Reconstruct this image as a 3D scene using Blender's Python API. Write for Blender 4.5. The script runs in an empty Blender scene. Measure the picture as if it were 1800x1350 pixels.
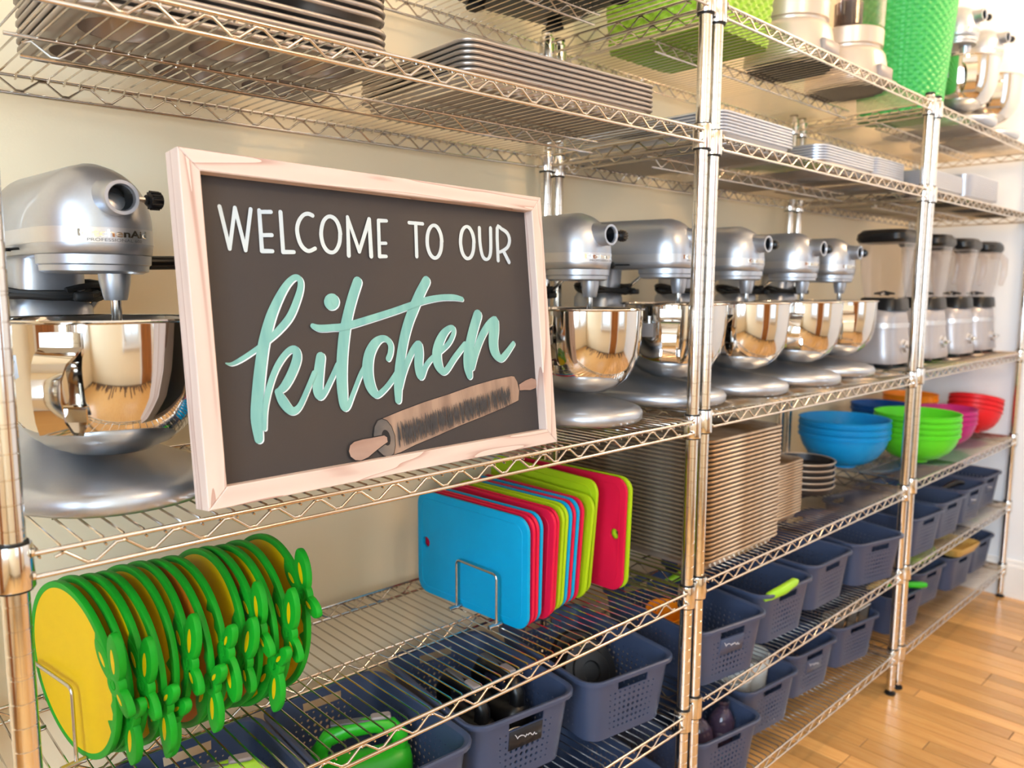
import bpy, bmesh, math, random
from mathutils import Vector, Matrix
random.seed(7)
IN = 0.0254          # everything below is laid out in inches
R_ = math.radians
SC = bpy.context.scene
COL = SC.collection

# ------------------------------------------------------------------ camera
cam_d = bpy.data.cameras.new('camera')
cam_d.sensor_width = 36.0
cam_d.lens = 1374.98 / 1800 * 36.0
cam_d.clip_start = 0.02
cam = bpy.data.objects.new('camera', cam_d)
COL.objects.link(cam)
_fw = Vector((0.68345519, 0.71987788, -0.12109846))
_rt = Vector((0.72560118, -0.68809949, 0.0046928))
_up = Vector((0.07994954, 0.0910765, 0.99262941))
_m = Matrix((( _rt.x, _up.x, -_fw.x), (_rt.y, _up.y, -_fw.y), (_rt.z, _up.z, -_fw.z))).to_4x4()
_m.translation = Vector((-52.71686596, -34.66877658, 50.52320649)) * IN
cam.matrix_world = _m
cam_d.dof.use_dof = True
cam_d.dof.focus_distance = 1.10
cam_d.dof.aperture_fstop = 4.5
SC.camera = cam

# ------------------------------------------------------------------ exposure, sky, daylight
SC.view_settings.view_transform = 'Standard'
SC.view_settings.look = 'None'
SC.view_settings.gamma = 1.0
SC.view_settings.use_curve_mapping = False
SC.view_settings.exposure = 0.28
SC.cycles.transparent_max_bounces = 32
world = bpy.data.worlds.new('sky')
SC.world = world
world.use_nodes = True
_nt = world.node_tree
_bg = _nt.nodes['Background']
_sky = _nt.nodes.new('ShaderNodeTexSky')
_sky.sky_type = 'HOSEK_WILKIE'
_sky.sun_direction = (0.3, -0.5, 0.8)
_sky.turbidity = 4.0
_nt.links.new(_sky.outputs[0], _bg.inputs[0])
_bg.inputs[1].default_value = 0.6

# room extents (inches)
RX0, RX1, RY0, RY1, RZ1 = -118.0, 93.9, -112.0, 18.8, 124.0
# windows: wall, start and end along that wall, sill, head, power of the daylight coming in
WINDOWS = [('left', -106, -74, 34, 104, 88.0), ('left', -66, -34, 34, 104, 88.0), ('front', -36, -2, 34, 104, 11.0), ('front', 40, 74, 34, 104, 11.0)]
for w, a, b, c, d, pw in WINDOWS:
    ld = bpy.data.lights.new('daylight', 'AREA')
    ld.shape = 'RECTANGLE'
    ld.size = (b - a) * IN
    ld.size_y = (d - c) * IN
    ld.energy = pw
    ld.color = (0.74, 0.87, 1.0)
    lo = bpy.data.objects.new('daylight', ld)
    if w == 'front':
        lo.location = Vector(((a + b) / 2, RY0 - 7, (c + d) / 2)) * IN
        lo.rotation_euler = (R_(90), 0, 0)              # shines towards +y
    else:
        lo.location = Vector((RX0 - 7, (a + b) / 2, (c + d) / 2)) * IN
        lo.rotation_euler = (R_(90), 0, R_(-90))        # shines towards +x
    COL.objects.link(lo)

# ------------------------------------------------------------------ helpers
def link(o, parent=None):
    COL.objects.link(o)
    if parent is not None:
        o.parent = parent
    return o

class MB:
    """collects geometry in inches, builds one mesh object"""
    def __init__(s):
        s.v = []; s.f = []; s.M = Matrix.Identity(4)
    def pt(s, p):
        q = s.M @ Vector(p)
        s.v.append((q.x, q.y, q.z)); return len(s.v) - 1
    def face(s, idx): s.f.append(tuple(idx))
    def ring(s, pts): return [s.pt(p) for p in pts]
    def bridge(s, a, b, closed=True):
        n = len(a)
        for i in range(n if closed else n - 1):
            j = (i + 1) % n
            s.f.append((a[i], a[j], b[j], b[i]))
    def loft(s, rings, cap0=True, cap1=True, closed=True):
        R = [s.ring(r) for r in rings]
        for a, b in zip(R, R[1:]): s.bridge(a, b, closed)
        if cap0: s.f.append(tuple(reversed(R[0])))
        if cap1: s.f.append(tuple(R[-1]))
        return s
    def box(s, x0, x1, y0, y1, z0, z1, b=0.0):
        if b <= 0:
            p = [s.pt((x, y, z)) for z in (z0, z1) for (x, y) in ((x0, y0), (x1, y0), (x1, y1), (x0, y1))]
            for f in ((3, 2, 1, 0), (4, 5, 6, 7), (0, 1, 5, 4), (1, 2, 6, 5), (2, 3, 7, 6), (3, 0, 4, 7)):
                s.f.append(tuple(p[i] for i in f))
            return s
        def rr(i): return [(x0 + i + c, y0 + i + d) for c, d in ()]
        def sec(z, i):
            X0, X1, Y0, Y1 = x0 + i, x1 - i, y0 + i, y1 - i; k = b
            return [(X0 + k, Y0, z), (X1 - k, Y0, z), (X1, Y0 + k, z), (X1, Y1 - k, z), (X1 - k, Y1, z), (X0 + k, Y1, z), (X0, Y1 - k, z), (X0, Y0 + k, z)]
        return s.loft([sec(z0, b * .8), sec(z0 + b, 0), sec(z1 - b, 0), sec(z1, b * .8)])
    def lathe(s, prof, n=24, c=(0, 0, 0), cap0=False, cap1=False, sx=1.0, sy=1.0):
        rings = []
        for r, z in prof:
            rings.append([(c[0] + sx * r * math.cos(2 * math.pi * i / n), c[1] + sy * r * math.sin(2 * math.pi * i / n), c[2] + z) for i in range(n)])
        return s.loft(rings, cap0, cap1)
    def lathe_axis(s, prof, o, d, n=16, cap0=True, cap1=True):
        d = Vector(d).normalized(); o = Vector(o)
        u = d.orthogonal().normalized(); w = d.cross(u)
        rings = [[tuple(o + d * t + (u * math.cos(2 * math.pi * i / n) + w * math.sin(2 * math.pi * i / n)) * r) for i in range(n)] for r, t in prof]
        return s.loft(rings, cap0, cap1)
    def tube(s, pts, r, n=6, closed=False, caps=True):
        P = [Vector(p) for p in pts]; m = len(P)
        rr = r if isinstance(r, (list, tuple)) else [r] * m
        T = []
        for i in range(m):
            if closed: a = P[(i + 1) % m] - P[i - 1]
            elif i == 0: a = P[1] - P[0]
            elif i == m - 1: a = P[-1] - P[-2]
            else: a = (P[i + 1] - P[i]).normalized() + (P[i] - P[i - 1]).normalized()
            T.append(a.normalized())
        u = T[0].orthogonal().normalized()
        rings = []
        for i in range(m):
            if i:
                u = (u - T[i] * u.dot(T[i]))
                if u.length < 1e-6: u = T[i].orthogonal()
                u.normalize()
            w = T[i].cross(u)
            rings.append([tuple(P[i] + (u * math.cos(2 * math.pi * k / n) + w * math.sin(2 * math.pi * k / n)) * rr[i]) for k in range(n)])
        R = [s.ring(x) for x in rings]
        for a, b in zip(R, R[1:]): s.bridge(a, b)
        if closed: s.bridge(R[-1], R[0])
        elif caps:
            s.f.append(tuple(reversed(R[0]))); s.f.append(tuple(R[-1]))
        return s
    def prism(s, poly, z0, z1, bev=0.0):
        """2-D polygon (x,y) extruded along z, chamfered"""
        if bev:
            n = len(poly)
            c = Vector((sum(p[0] for p in poly) / n, sum(p[1] for p in poly) / n))
            ins = inset(poly, bev)
            return s.loft([[(x, y, z0) for x, y in ins], [(x, y, z0 + bev) for x, y in poly], [(x, y, z1 - bev) for x, y in poly], [(x, y, z1) for x, y in ins]])
        return s.loft([[(x, y, z0) for x, y in poly], [(x, y, z1) for x, y in poly]])
    def mesh(s, name, mat=None, smooth=40):
        me = bpy.data.meshes.new(name)
        me.from_pydata([(x * IN, y * IN, z * IN) for x, y, z in s.v], [], s.f)
        me.validate(clean_customdata=False)
        bm = bmesh.new(); bm.from_mesh(me)
        bmesh.ops.recalc_face_normals(bm, faces=bm.faces)
        bm.to_mesh(me); bm.free()
        if smooth:
            me.shade_smooth(); me.set_sharp_from_angle(angle=R_(smooth))
        if mat is not None: me.materials.append(M[mat] if isinstance(mat, str) else mat)
        return me
    def build(s, name, mat=None, parent=None, smooth=40, loc=None, rot=None):
        o = bpy.data.objects.new(name, s.mesh(name, mat, smooth))
        if loc is not None: o.location = Vector(loc) * IN
        if rot is not None: o.rotation_euler = rot
        return link(o, parent)

def inset(poly, d):
    n = len(poly); out = []
    area = sum(poly[i][0] * poly[(i + 1) % n][1] - poly[(i + 1) % n][0] * poly[i][1] for i in range(n))
    sg = 1 if area > 0 else -1
    for i in range(n):
        a, b, c = Vector(poly[i - 1]), Vector(poly[i]), Vector(poly[(i + 1) % n])
        e1 = (b - a).normalized(); e2 = (c - b).normalized()
        n1 = Vector((-e1.y, e1.x)) * sg; n2 = Vector((-e2.y, e2.x)) * sg
        k = n1 + n2
        L = max(k.dot(n1), 0.35)
        q = b + k * (d / L)
        out.append((q.x, q.y))
    return out

def rrect(x0, x1, y0, y1, r, k=4):
    out = []
    for cx, cy, a0 in ((x1 - r, y0 + r, -90), (x1 - r, y1 - r, 0), (x0 + r, y1 - r, 90), (x0 + r, y0 + r, 180)):
        for i in range(k + 1):
            a = R_(a0 + 90 * i / k)
            out.append((cx + r * math.cos(a), cy + r * math.sin(a)))
    return out

def tag(o, label=None, cat=None, group=None, kind=None):
    if label: o['label'] = label
    if cat: o['category'] = cat
    if group: o['group'] = group
    if kind: o['kind'] = kind
    return o

def thing(name, label, cat, loc=(0, 0, 0), rz=0.0, group=None, rot=None):
    o = bpy.data.objects.new(name, None)
    o.empty_display_size = 0.05
    o.location = Vector(loc) * IN
    o.rotation_euler = rot if rot is not None else (0, 0, rz)
    link(o)
    return tag(o, label, cat, group)

def copy_tree(o, parent=None):
    c = o.copy(); COL.objects.link(c)
    if parent is not None: c.parent = parent
    for ch in o.children: copy_tree(ch, c)
    return c

ORD = ['', 'first', 'second', 'third', 'fourth', 'fifth', 'sixth', 'seventh', 'eighth', 'ninth', 'tenth', 'eleventh', 'twelfth', 'thirteenth', 'fourteenth', 'fifteenth',
       'sixteenth', 'seventeenth', 'eighteenth', 'nineteenth', 'twentieth', 'twenty-first', 'twenty-second', 'twenty-third', 'twenty-fourth', 'twenty-fifth', 'twenty-sixth', 'twenty-seventh',
       'twenty-eighth', 'twenty-ninth', 'thirtieth']

# ------------------------------------------------------------------ materials
M = {}
def lin(c): return tuple(((x / 255 + 0.055) / 1.055) ** 2.4 if x > 10 else x / 255 / 12.92 for x in c)
def mat(name, rgb, rough=0.5, metal=0.0, noise=0.0, scale=20.0, bump=0.0, bscale=120.0, stretch=(1, 1, 1), rgb2=None, coat=0.0, trans=0.0, spec=0.5, roughvar=0.0, ior=1.45, sub=0.0):
    m = bpy.data.materials.new(name); m.use_nodes = True
    nt = m.node_tree; b = nt.nodes['Principled BSDF']
    c = lin(rgb)
    b.inputs['Base Color'].default_value = (*c, 1)
    b.inputs['Roughness'].default_value = rough
    b.inputs['Metallic'].default_value = metal
    b.inputs['IOR'].default_value = ior
    b.inputs['Specular IOR Level'].default_value = spec
    b.inputs['Coat Weight'].default_value = coat
    b.inputs['Transmission Weight'].default_value = trans
    tc = nt.nodes.new('ShaderNodeTexCoord'); mp = nt.nodes.new('ShaderNodeMapping')
    nt.links.new(tc.outputs['Object'], mp.inputs[0]); mp.inputs['Scale'].default_value = stretch
    if noise > 0 or rgb2 is not None:
        n = nt.nodes.new('ShaderNodeTexNoise'); n.inputs['Scale'].default_value = scale; n.inputs['Detail'].default_value = 5
        nt.links.new(mp.outputs[0], n.inputs[0])
        mx = nt.nodes.new('ShaderNodeMix'); mx.data_type = 'RGBA'
        if rgb2 is not None:
            c1, c2 = c, lin(rgb2)
            rp = nt.nodes.new('ShaderNodeMapRange'); rp.inputs[1].default_value = 0.38; rp.inputs[2].default_value = 0.66
            nt.links.new(n.outputs[0], rp.inputs[0]); nt.links.new(rp.outputs[0], mx.inputs[0])
        else:
            c1 = tuple(x * (1 - noise) for x in c); c2 = tuple(min(1, x * (1 + noise)) for x in c)
            nt.links.new(n.outputs[0], mx.inputs[0])
        mx.inputs[6].default_value = (*c1, 1); mx.inputs[7].default_value = (*c2, 1)
        nt.links.new(mx.outputs[2], b.inputs['Base Color'])
        if roughvar:
            r2 = nt.nodes.new('ShaderNodeMapRange'); r2.inputs[3].default_value = max(0, rough - roughvar); r2.inputs[4].default_value = rough + roughvar
            nt.links.new(n.outputs[0], r2.inputs[0]); nt.links.new(r2.outputs[0], b.inputs['Roughness'])
    if bump > 0:
        n2 = nt.nodes.new('ShaderNodeTexNoise'); n2.inputs['Scale'].default_value = bscale; n2.inputs['Detail'].default_value = 3
        nt.links.new(mp.outputs[0], n2.inputs[0])
        bp = nt.nodes.new('ShaderNodeBump'); bp.inputs['Strength'].default_value = bump; bp.inputs['Distance'].default_value = 0.002
        nt.links.new(n2.outputs[0], bp.inputs['Height']); nt.links.new(bp.outputs[0], b.inputs['Normal'])
    M[name] = m
    return m

mat('wall_paint', (239, 224, 194), 0.75, noise=0.03, scale=3, bump=0.05, bscale=300)
mat('wall_white', (234, 239, 246), 0.7, noise=0.02, scale=3, bump=0.04, bscale=300)
mat('ceiling_white', (236, 234, 228), 0.85, noise=0.02)
mat('trim_white', (236, 236, 236), 0.4, noise=0.02)
mat('wire', (214, 206, 196), 0.17, 1.0, noise=0.06, scale=60)
mat('chrome', (230, 227, 222), 0.12, 1.0, noise=0.04, scale=40, roughvar=0.04)
mat('steel', (196, 196, 196), 0.22, 1.0, noise=0.05, scale=30)
mat('bowl_steel', (214, 210, 205), 0.07, 1.0, noise=0.03, scale=14, roughvar=0.03)
mat('mixer_silver', (180, 186, 197), 0.38, 0.88, noise=0.04, scale=300, coat=0.25)
mat('band_silver', (204, 205, 209), 0.36, 0.9, noise=0.03, scale=200)
mat('logo_chrome', (236, 230, 214), 0.08, 1.0, noise=0.02)
mat('print_grey', (92, 93, 98), 0.5, noise=0.03)
mat('black_plastic', (16, 16, 18), 0.32, noise=0.1, scale=50)
mat('black_rubber', (20, 20, 21), 0.6, noise=0.1, scale=50)
mat('dark_socket', (16, 19, 25), 0.35, 0.2, noise=0.1)
mat('sleeve_black', (18, 18, 18), 0.5, noise=0.1)
mat('bin_blue', (61, 73, 101), 0.42, noise=0.06, scale=40, bump=0.08, bscale=900)
mat('bin_black', (20, 24, 32), 0.45, noise=0.08, scale=40)
mat('green_rim', (22, 150, 34), 0.42, noise=0.06, scale=30, bump=0.12, bscale=1400, spec=0.25)
mat('yellow_core', (216, 180, 0), 0.45, noise=0.05, scale=30, bump=0.12, bscale=1400, spec=0.25)
mat('orange_core', (196, 112, 16), 0.45, noise=0.05, scale=30, bump=0.12, bscale=1400, spec=0.25)
mat('board_blue', (0, 150, 200), 0.42, noise=0.07, scale=18, bump=0.1, bscale=1300, spec=0.25)
mat('board_red', (204, 20, 60), 0.4, noise=0.06, scale=18, bump=0.1, bscale=1300, spec=0.25)
mat('board_lime', (162, 194, 20), 0.42, noise=0.06, scale=18, bump=0.1, bscale=1300, spec=0.25)
mat('pan_grey', (172, 164, 158), 0.4, 0.8, noise=0.1, scale=14, roughvar=0.1)
mat('pan_silver', (206, 211, 222), 0.32, 0.85, noise=0.06, scale=12, roughvar=0.08)
mat('pan_brown', (204, 192, 178), 0.42, 0.75, scale=9, stretch=(1, 1, 6), rgb2=(146, 116, 84), roughvar=0.1)
mat('pan_dark', (58, 56, 58), 0.4, 0.7, noise=0.15, scale=14)
mat('pan_rim', (178, 164, 150), 0.4, 0.7, noise=0.1, scale=20)
mat('bowl_blue', (20, 142, 206), 0.35, noise=0.04, spec=0.25)
mat('bowl_green', (92, 208, 42), 0.35, noise=0.04, spec=0.25)
mat('bowl_navy', (16, 76, 150), 0.35, noise=0.04, spec=0.25)
mat('bowl_orange', (236, 136, 20), 0.35, noise=0.04)
mat('bowl_magenta', (178, 44, 118), 0.35, noise=0.04, spec=0.25)
mat('bowl_red', (214, 36, 44), 0.35, noise=0.04, spec=0.25)
mat('blender_grey', (168, 166, 172), 0.34, 0.3, noise=0.03, scale=100, coat=0.2)
mat('processor_cream', (206, 192, 178), 0.3, 0.4, noise=0.02, coat=0.2)
mat('panel_grey', (150, 142, 142), 0.4, noise=0.04)
mat('basket_green', (54, 172, 86), 0.42, noise=0.08, scale=60)
mat('basket_lime', (138, 182, 44), 0.45, noise=0.1, scale=60)
mat('appliance_green', (44, 172, 32), 0.32, noise=0.05)
mat('appliance_lime', (150, 200, 44), 0.35, noise=0.05)
mat('white_plastic', (226, 226, 222), 0.4, noise=0.02)
mat('wood_tray', (206, 170, 96), 0.5, scale=8, stretch=(1, 8, 8), rgb2=(178, 138, 70))
mat('purple_liquid', (96, 78, 104), 0.12, noise=0.1, trans=0.55)
mat('teal_label', (40, 150, 150), 0.4, noise=0.05)
mat('letter_white', (190, 200, 202), 0.6, scale=6, rgb2=(172, 186, 200))
mat('letter_cream', (232, 236, 214), 0.6, noise=0.03)
mat('letter_mint', (122, 174, 168), 0.6, scale=10, stretch=(6, 1, 1), rgb2=(104, 158, 156))
mat('letter_edge', (214, 226, 236), 0.6, noise=0.02)
mat('pin_tan', (156, 130, 112), 0.7, scale=7, stretch=(7, 1, 1.2), rgb2=(128, 104, 90))
mat('print_dark', (56, 54, 56), 0.7, noise=0.08, scale=30)
mat('pin_end', (120, 106, 96), 0.7, scale=14, rgb2=(72, 72, 74))
mat('pin_handle', (158, 130, 116), 0.7, scale=10, stretch=(1, 1, 5), rgb2=(146, 116, 102))
mat('pin_line', (30, 27, 28), 0.8, noise=0.05)
mat('chalkboard', (56, 49, 46), 0.6, scale=2.2, rgb2=(46, 43, 46), bump=0.08, bscale=500, roughvar=0.08)
mat('door_wood', (170, 112, 58), 0.4, scale=5, stretch=(6, 6, 0.5), rgb2=(132, 82, 40))
mat('chalk_white', (200, 200, 206), 0.7, noise=0.05)
mat('lamp_shade', (250, 240, 220), 0.5, noise=0.02)

def clear(name, tint, fac_min=0.04, rough=0.04):
    """thin clear plastic or window glass: see-through, with a Fresnel sheen"""
    m = bpy.data.materials.new(name); m.use_nodes = True
    nt = m.node_tree; nt.nodes.remove(nt.nodes['Principled BSDF'])
    out = nt.nodes['Material Output']
    t = nt.nodes.new('ShaderNodeBsdfTransparent'); t.inputs[0].default_value = (*lin(tint), 1)
    g = nt.nodes.new('ShaderNodeBsdfGlossy'); g.inputs['Roughness'].default_value = rough
    lw = nt.nodes.new('ShaderNodeLayerWeight'); lw.inputs[0].default_value = 0.5; f = nt.nodes.new('ShaderNodeMath'); f.operation = 'POWER'; f.inputs[1].default_value = 3.5; nt.links.new(lw.outputs['Facing'], f.inputs[0])
    tc = nt.nodes.new('ShaderNodeTexCoord'); n = nt.nodes.new('ShaderNodeTexNoise'); n.inputs['Scale'].default_value = 9
    nt.links.new(tc.outputs['Object'], n.inputs[0])
    a = nt.nodes.new('ShaderNodeMath'); a.operation = 'MULTIPLY_ADD'; a.inputs[1].default_value = 0.06
    nt.links.new(n.outputs[0], a.inputs[0]); nt.links.new(f.outputs[0], a.inputs[2])
    mx = nt.nodes.new('ShaderNodeMixShader')
    nt.links.new(a.outputs[0], mx.inputs[0]); nt.links.new(t.outputs[0], mx.inputs[1]); nt.links.new(g.outputs[0], mx.inputs[2])
    nt.links.new(mx.outputs[0], out.inputs[0])
    M[name] = m
clear('window_glass', (246, 250, 252))
clear('clear_plastic', (248, 245, 244), rough=0.12)
clear('smoke_plastic', (150, 138, 140), rough=0.12)

def frame_wood(name, axis):
    """pale knotty pine with a pink cast, grain along one axis"""
    m = bpy.data.materials.new(name); m.use_nodes = True
    nt = m.node_tree; b = nt.nodes['Principled BSDF']; b.inputs['Roughness'].default_value = 0.6
    tc = nt.nodes.new('ShaderNodeTexCoord'); mp = nt.nodes.new('ShaderNodeMapping')
    s = [9.0, 9.0, 9.0]; s[axis] = 0.9
    mp.inputs['Scale'].default_value = s
    nt.links.new(tc.outputs['Object'], mp.inputs[0])
    w = nt.nodes.new('ShaderNodeTexNoise'); w.inputs['Scale'].default_value = 1.6; w.inputs['Detail'].default_value = 2; w.inputs['Distortion'].default_value = 0.8
    nt.links.new(mp.outputs[0], w.inputs[0])
    mu = nt.nodes.new('ShaderNodeMath'); mu.operation = 'MULTIPLY'; mu.inputs[1].default_value = 9
    nt.links.new(w.outputs[0], mu.inputs[0])
    fr = nt.nodes.new('ShaderNodeMath'); fr.operation = 'FRACT'
    nt.links.new(mu.outputs[0], fr.inputs[0])
    cr = nt.nodes.new('ShaderNodeValToRGB')
    cr.color_ramp.elements[0].color = (*lin((210, 190, 180)), 1); cr.color_ramp.elements[0].position = 0.0
    cr.color_ramp.elements[1].color = (*lin((172, 138, 126)), 1); cr.color_ramp.elements[1].position = 1.0
    e = cr.color_ramp.elements.new(0.75); e.color = (*lin((200, 178, 168)), 1)
    nt.links.new(fr.outputs[0], cr.inputs[0]); nt.links.new(cr.outputs[0], b.inputs['Base Color'])
    M[name] = m
frame_wood('pine_h', 0); frame_wood('pine_v', 2)

def plank_mat(name, c1, c2):
    m = bpy.data.materials.new(name); m.use_nodes = True
    nt = m.node_tree; b = nt.nodes['Principled BSDF']; b.inputs['Roughness'].default_value = 0.26
    b.inputs['Coat Weight'].default_value = 0.25; b.inputs['Coat Roughness'].default_value = 0.2
    tc = nt.nodes.new('ShaderNodeTexCoord'); mp = nt.nodes.new('ShaderNodeMapping'); mp.inputs['Scale'].default_value = (26, 1.6, 1)
    oi = nt.nodes.new('ShaderNodeObjectInfo')
    ad = nt.nodes.new('ShaderNodeVectorMath'); ad.operation = 'ADD'
    cx = nt.nodes.new('ShaderNodeCombineXYZ'); mr = nt.nodes.new('ShaderNodeMath'); mr.operation = 'MULTIPLY'; mr.inputs[1].default_value = 40
    nt.links.new(oi.outputs['Random'], mr.inputs[0]); nt.links.new(mr.outputs[0], cx.inputs[0])
    nt.links.new(tc.outputs['Object'], mp.inputs[0]); nt.links.new(mp.outputs[0], ad.inputs[0]); nt.links.new(cx.outputs[0], ad.inputs[1])
    n = nt.nodes.new('ShaderNodeTexNoise'); n.inputs['Scale'].default_value = 2.6; n.inputs['Detail'].default_value = 7; n.inputs['Roughness'].default_value = 0.65; n.inputs['Distortion'].default_value = 1.2
    nt.links.new(ad.outputs[0], n.inputs[0])
    mx = nt.nodes.new('ShaderNodeMix'); mx.data_type = 'RGBA'
    mx.inputs[6].default_value = (*lin(c1), 1); mx.inputs[7].default_value = (*lin(c2), 1)
    nt.links.new(n.outputs[0], mx.inputs[0])
    hs = nt.nodes.new('ShaderNodeHueSaturation')
    mv = nt.nodes.new('ShaderNodeMapRange'); mv.inputs[3].default_value = 0.74; mv.inputs[4].default_value = 1.16
    nt.links.new(oi.outputs['Random'], mv.inputs[0]); nt.links.new(mv.outputs[0], hs.inputs['Value'])
    nt.links.new(mx.outputs[2], hs.inputs['Color']); nt.links.new(hs.outputs[0], b.inputs['Base Color'])
    M[name] = m
plank_mat('plank', (238, 196, 128), (190, 124, 62))
mat('floor_base', (70, 42, 22), 0.6, noise=0.1)

# ------------------------------------------------------------------ the room
def wall_with_holes(name, m, fixed, axis, a0, a1, z0, z1, holes, thick):
    """wall of boxes around rectangular holes; axis 'x': runs along x at y=fixed"""
    mb = MB()
    def bx(u0, u1, w0, w1):
        if axis == 'x': mb.box(u0, u1, min(fixed, fixed + thick), max(fixed, fixed + thick), w0, w1)
        else: mb.box(min(fixed, fixed + thick), max(fixed, fixed + thick), u0, u1, w0, w1)
    u = a0
    for h in sorted(holes):
        bx(u, h[0], z0, z1)
        if h[2] > z0: bx(h[0], h[1], z0, h[2])
        if h[3] < z1: bx(h[0], h[1], h[3], z1)
        u = h[1]
    bx(u, a1, z0, z1)
    return tag(mb.build(name, m, smooth=0), kind='structure')

floor = tag(MB().box(RX0, RX1, RY0, RY1, -1.2, -0.12).build('floor', 'floor_base', smooth=0), 'honey coloured strip wood floor', kind='structure')
PW = 2.3
def plank_mesh(L):
    mb = MB(); g = 0.05
    mb.loft([[(x, y, z) for x, y in ((-PW / 2 + i, i), (PW / 2 - i, i), (PW / 2 - i, L - i), (-PW / 2 + i, L - i))] for z, i in ((-0.12, g), (-0.03, g), (0.0, g + 0.03))])
    return mb.mesh('plank', 'plank', smooth=0)
plank_lengths = [12, 16, 21, 26, 32, 40]
plank_meshes = {l: plank_mesh(l) for l in plank_lengths}
rest = MB()
x = RX1 - PW / 2
rnd = random.Random(3)
while x > RX0 + PW:
    y = RY1 - rnd.uniform(0, 20)
    near = x > -2
    first = True
    ys = RY1
    while ys > RY0 + 8:
        l = rnd.choice(plank_lengths)
        if ys - l < RY0: break
        if near and ys > -46:
            o = bpy.data.objects.new('plank', plank_meshes[l]); link(o, floor)
            o.location = Vector((x, ys - l, 0)) * IN
        else:
            g = 0.035
            rest.box(x - PW / 2 + g, x + PW / 2 - g, ys - l + g, ys - g, -0.12, 0)
        ys -= l
    x -= PW
ro = rest.build('plank_field', 'plank', floor, smooth=0); ro['kind'] = 'stuff'

tag(MB().box(RX0, RX1 + 4, RY1, RY1 + 4, 0, RZ1).build('wall_back', 'wall_paint', smooth=0), 'cream painted wall behind the shelves', kind='structure')
tag(MB().box(RX1, RX1 + 4, RY0, RY1, 0, RZ1).build('wall_right', 'wall_white', smooth=0), 'pale painted end wall beside the last shelving unit', kind='structure')
wall_with_holes('wall_left', 'wall_paint', RX0, 'y', RY0, RY1 + 4, 0, RZ1, [q[1:5] for q in WINDOWS if q[0] == 'left'], -4)
tag(MB().box(RX0 - 4, RX1 + 4, RY0 - 4, RY1 + 4, RZ1, RZ1 + 3).build('ceiling', 'ceiling_white', smooth=0), 'white ceiling', kind='structure')
holes = [q[1:5] for q in WINDOWS if q[0] == 'front']
wall_with_holes('wall_front', 'wall_paint', RY0, 'x', RX0, RX1, 0, RZ1, holes, -4)
def board(name, x0, x1, y0, y1, h=6.2):
    mb = MB()
    mb.box(x0, x1, y0, y1, 0, h - 0.5, 0.0)
    return tag(mb.build(name, 'trim_white', smooth=0), 'tall white baseboard', kind='structure')
mb = MB(); mb.loft([[(RX1 - a, y, z) for a, z in ((0, 0), (0.75, 0), (0.75, 5.3), (0.55, 5.7), (0.5, 6.2), (0, 6.3))] for y in (RY0, RY1)])
tag(mb.build('baseboard_right', 'trim_white', smooth=0), 'tall white baseboard along the end wall', kind='structure')
mb = MB(); mb.loft([[(x, RY1 - a, z) for a, z in ((0, 0), (0.75, 0), (0.75, 5.3), (0.55, 5.7), (0.5, 6.2), (0, 6.3))] for x in (RX0, RX1 - 0.75)])
tag(mb.build('baseboard_back', 'trim_white', smooth=0), 'white baseboard behind the shelving', kind='structure')
for i, (wl, a, b, c, d, _p) in enumerate(WINDOWS):
    w = bpy.data.objects.new('window_%d' % (i + 1), None); link(w); tag(w, 'tall white sash window behind the camera', kind='structure')
    w.location = Vector(((a + b) / 2, RY0, c) if wl == 'front' else (RX0, (a + b) / 2, c)) * IN
    if wl == 'left': w.rotation_euler = (0, 0, R_(-90))
    W2, H = (b - a) / 2, d - c
    for nm, q in (('casing', (-W2 - 4, -W2, -0.2, 0.9, -4, H + 4)), ('casing', (W2, W2 + 4, -0.2, 0.9, -4, H + 4)), ('casing', (-W2, W2, -0.2, 0.9, H, H + 4)), ('sill', (-W2 - 5, W2 + 5, -3, 2.5, -1.5, 0))):
        MB().box(*q).build(nm, 'trim_white', w, smooth=0)
    for q in ((-W2, -W2 + 1.6, -3, -1.6, 0, H), (W2 - 1.6, W2, -3, -1.6, 0, H), (-W2 + 1.6, W2 - 1.6, -3, -1.6, 0, 2.4), (-W2 + 1.6, W2 - 1.6, -3, -1.6, H - 1.8, H), (-W2 + 1.6, W2 - 1.6, -3, -1.4, H / 2 - 1, H / 2 + 1), (-0.5, 0.5, -2.8, -1.8, 2.4, H - 1.8)):
        MB().box(*q).build('sash', 'trim_white', w, smooth=0)
    MB().box(-W2 + 1.6, W2 - 1.6, -2.4, -2.2, 2.4, H - 1.8).build('pane', 'window_glass', w, smooth=0)
d = bpy.data.objects.new('door_1', None); link(d); d.location = Vector((18, RY0, 0)) * IN; tag(d, 'brown panelled wooden door behind the camera', kind='structure')
MB().box(-15, 15, 0, 0.9, 0, 80).build('door_leaf', 'door_wood', d, smooth=0)
for a in (-11, 1.5):
    for z0, z1 in ((6, 34), (42, 74)): MB().box(a, a + 9.5, 0.9, 1.3, z0, z1, 0.2).build('panel', 'door_wood', d, smooth=0)
for q in ((-19, -15, 0, 1.2, 0, 84), (15, 19, 0, 1.2, 0, 84), (-15, 15, 0, 1.2, 80, 84)): MB().box(*q).build('casing', 'trim_white', d, smooth=0)
d = bpy.data.objects.new('door_2', None); link(d); d.location = Vector((RX0, -10, 0)) * IN; d.rotation_euler = (0, 0, R_(-90)); tag(d, 'brown wooden door in the left wall', kind='structure')
MB().box(-15, 15, 0, 0.9, 0, 80).build('door_leaf', 'door_wood', d, smooth=0)
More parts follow.
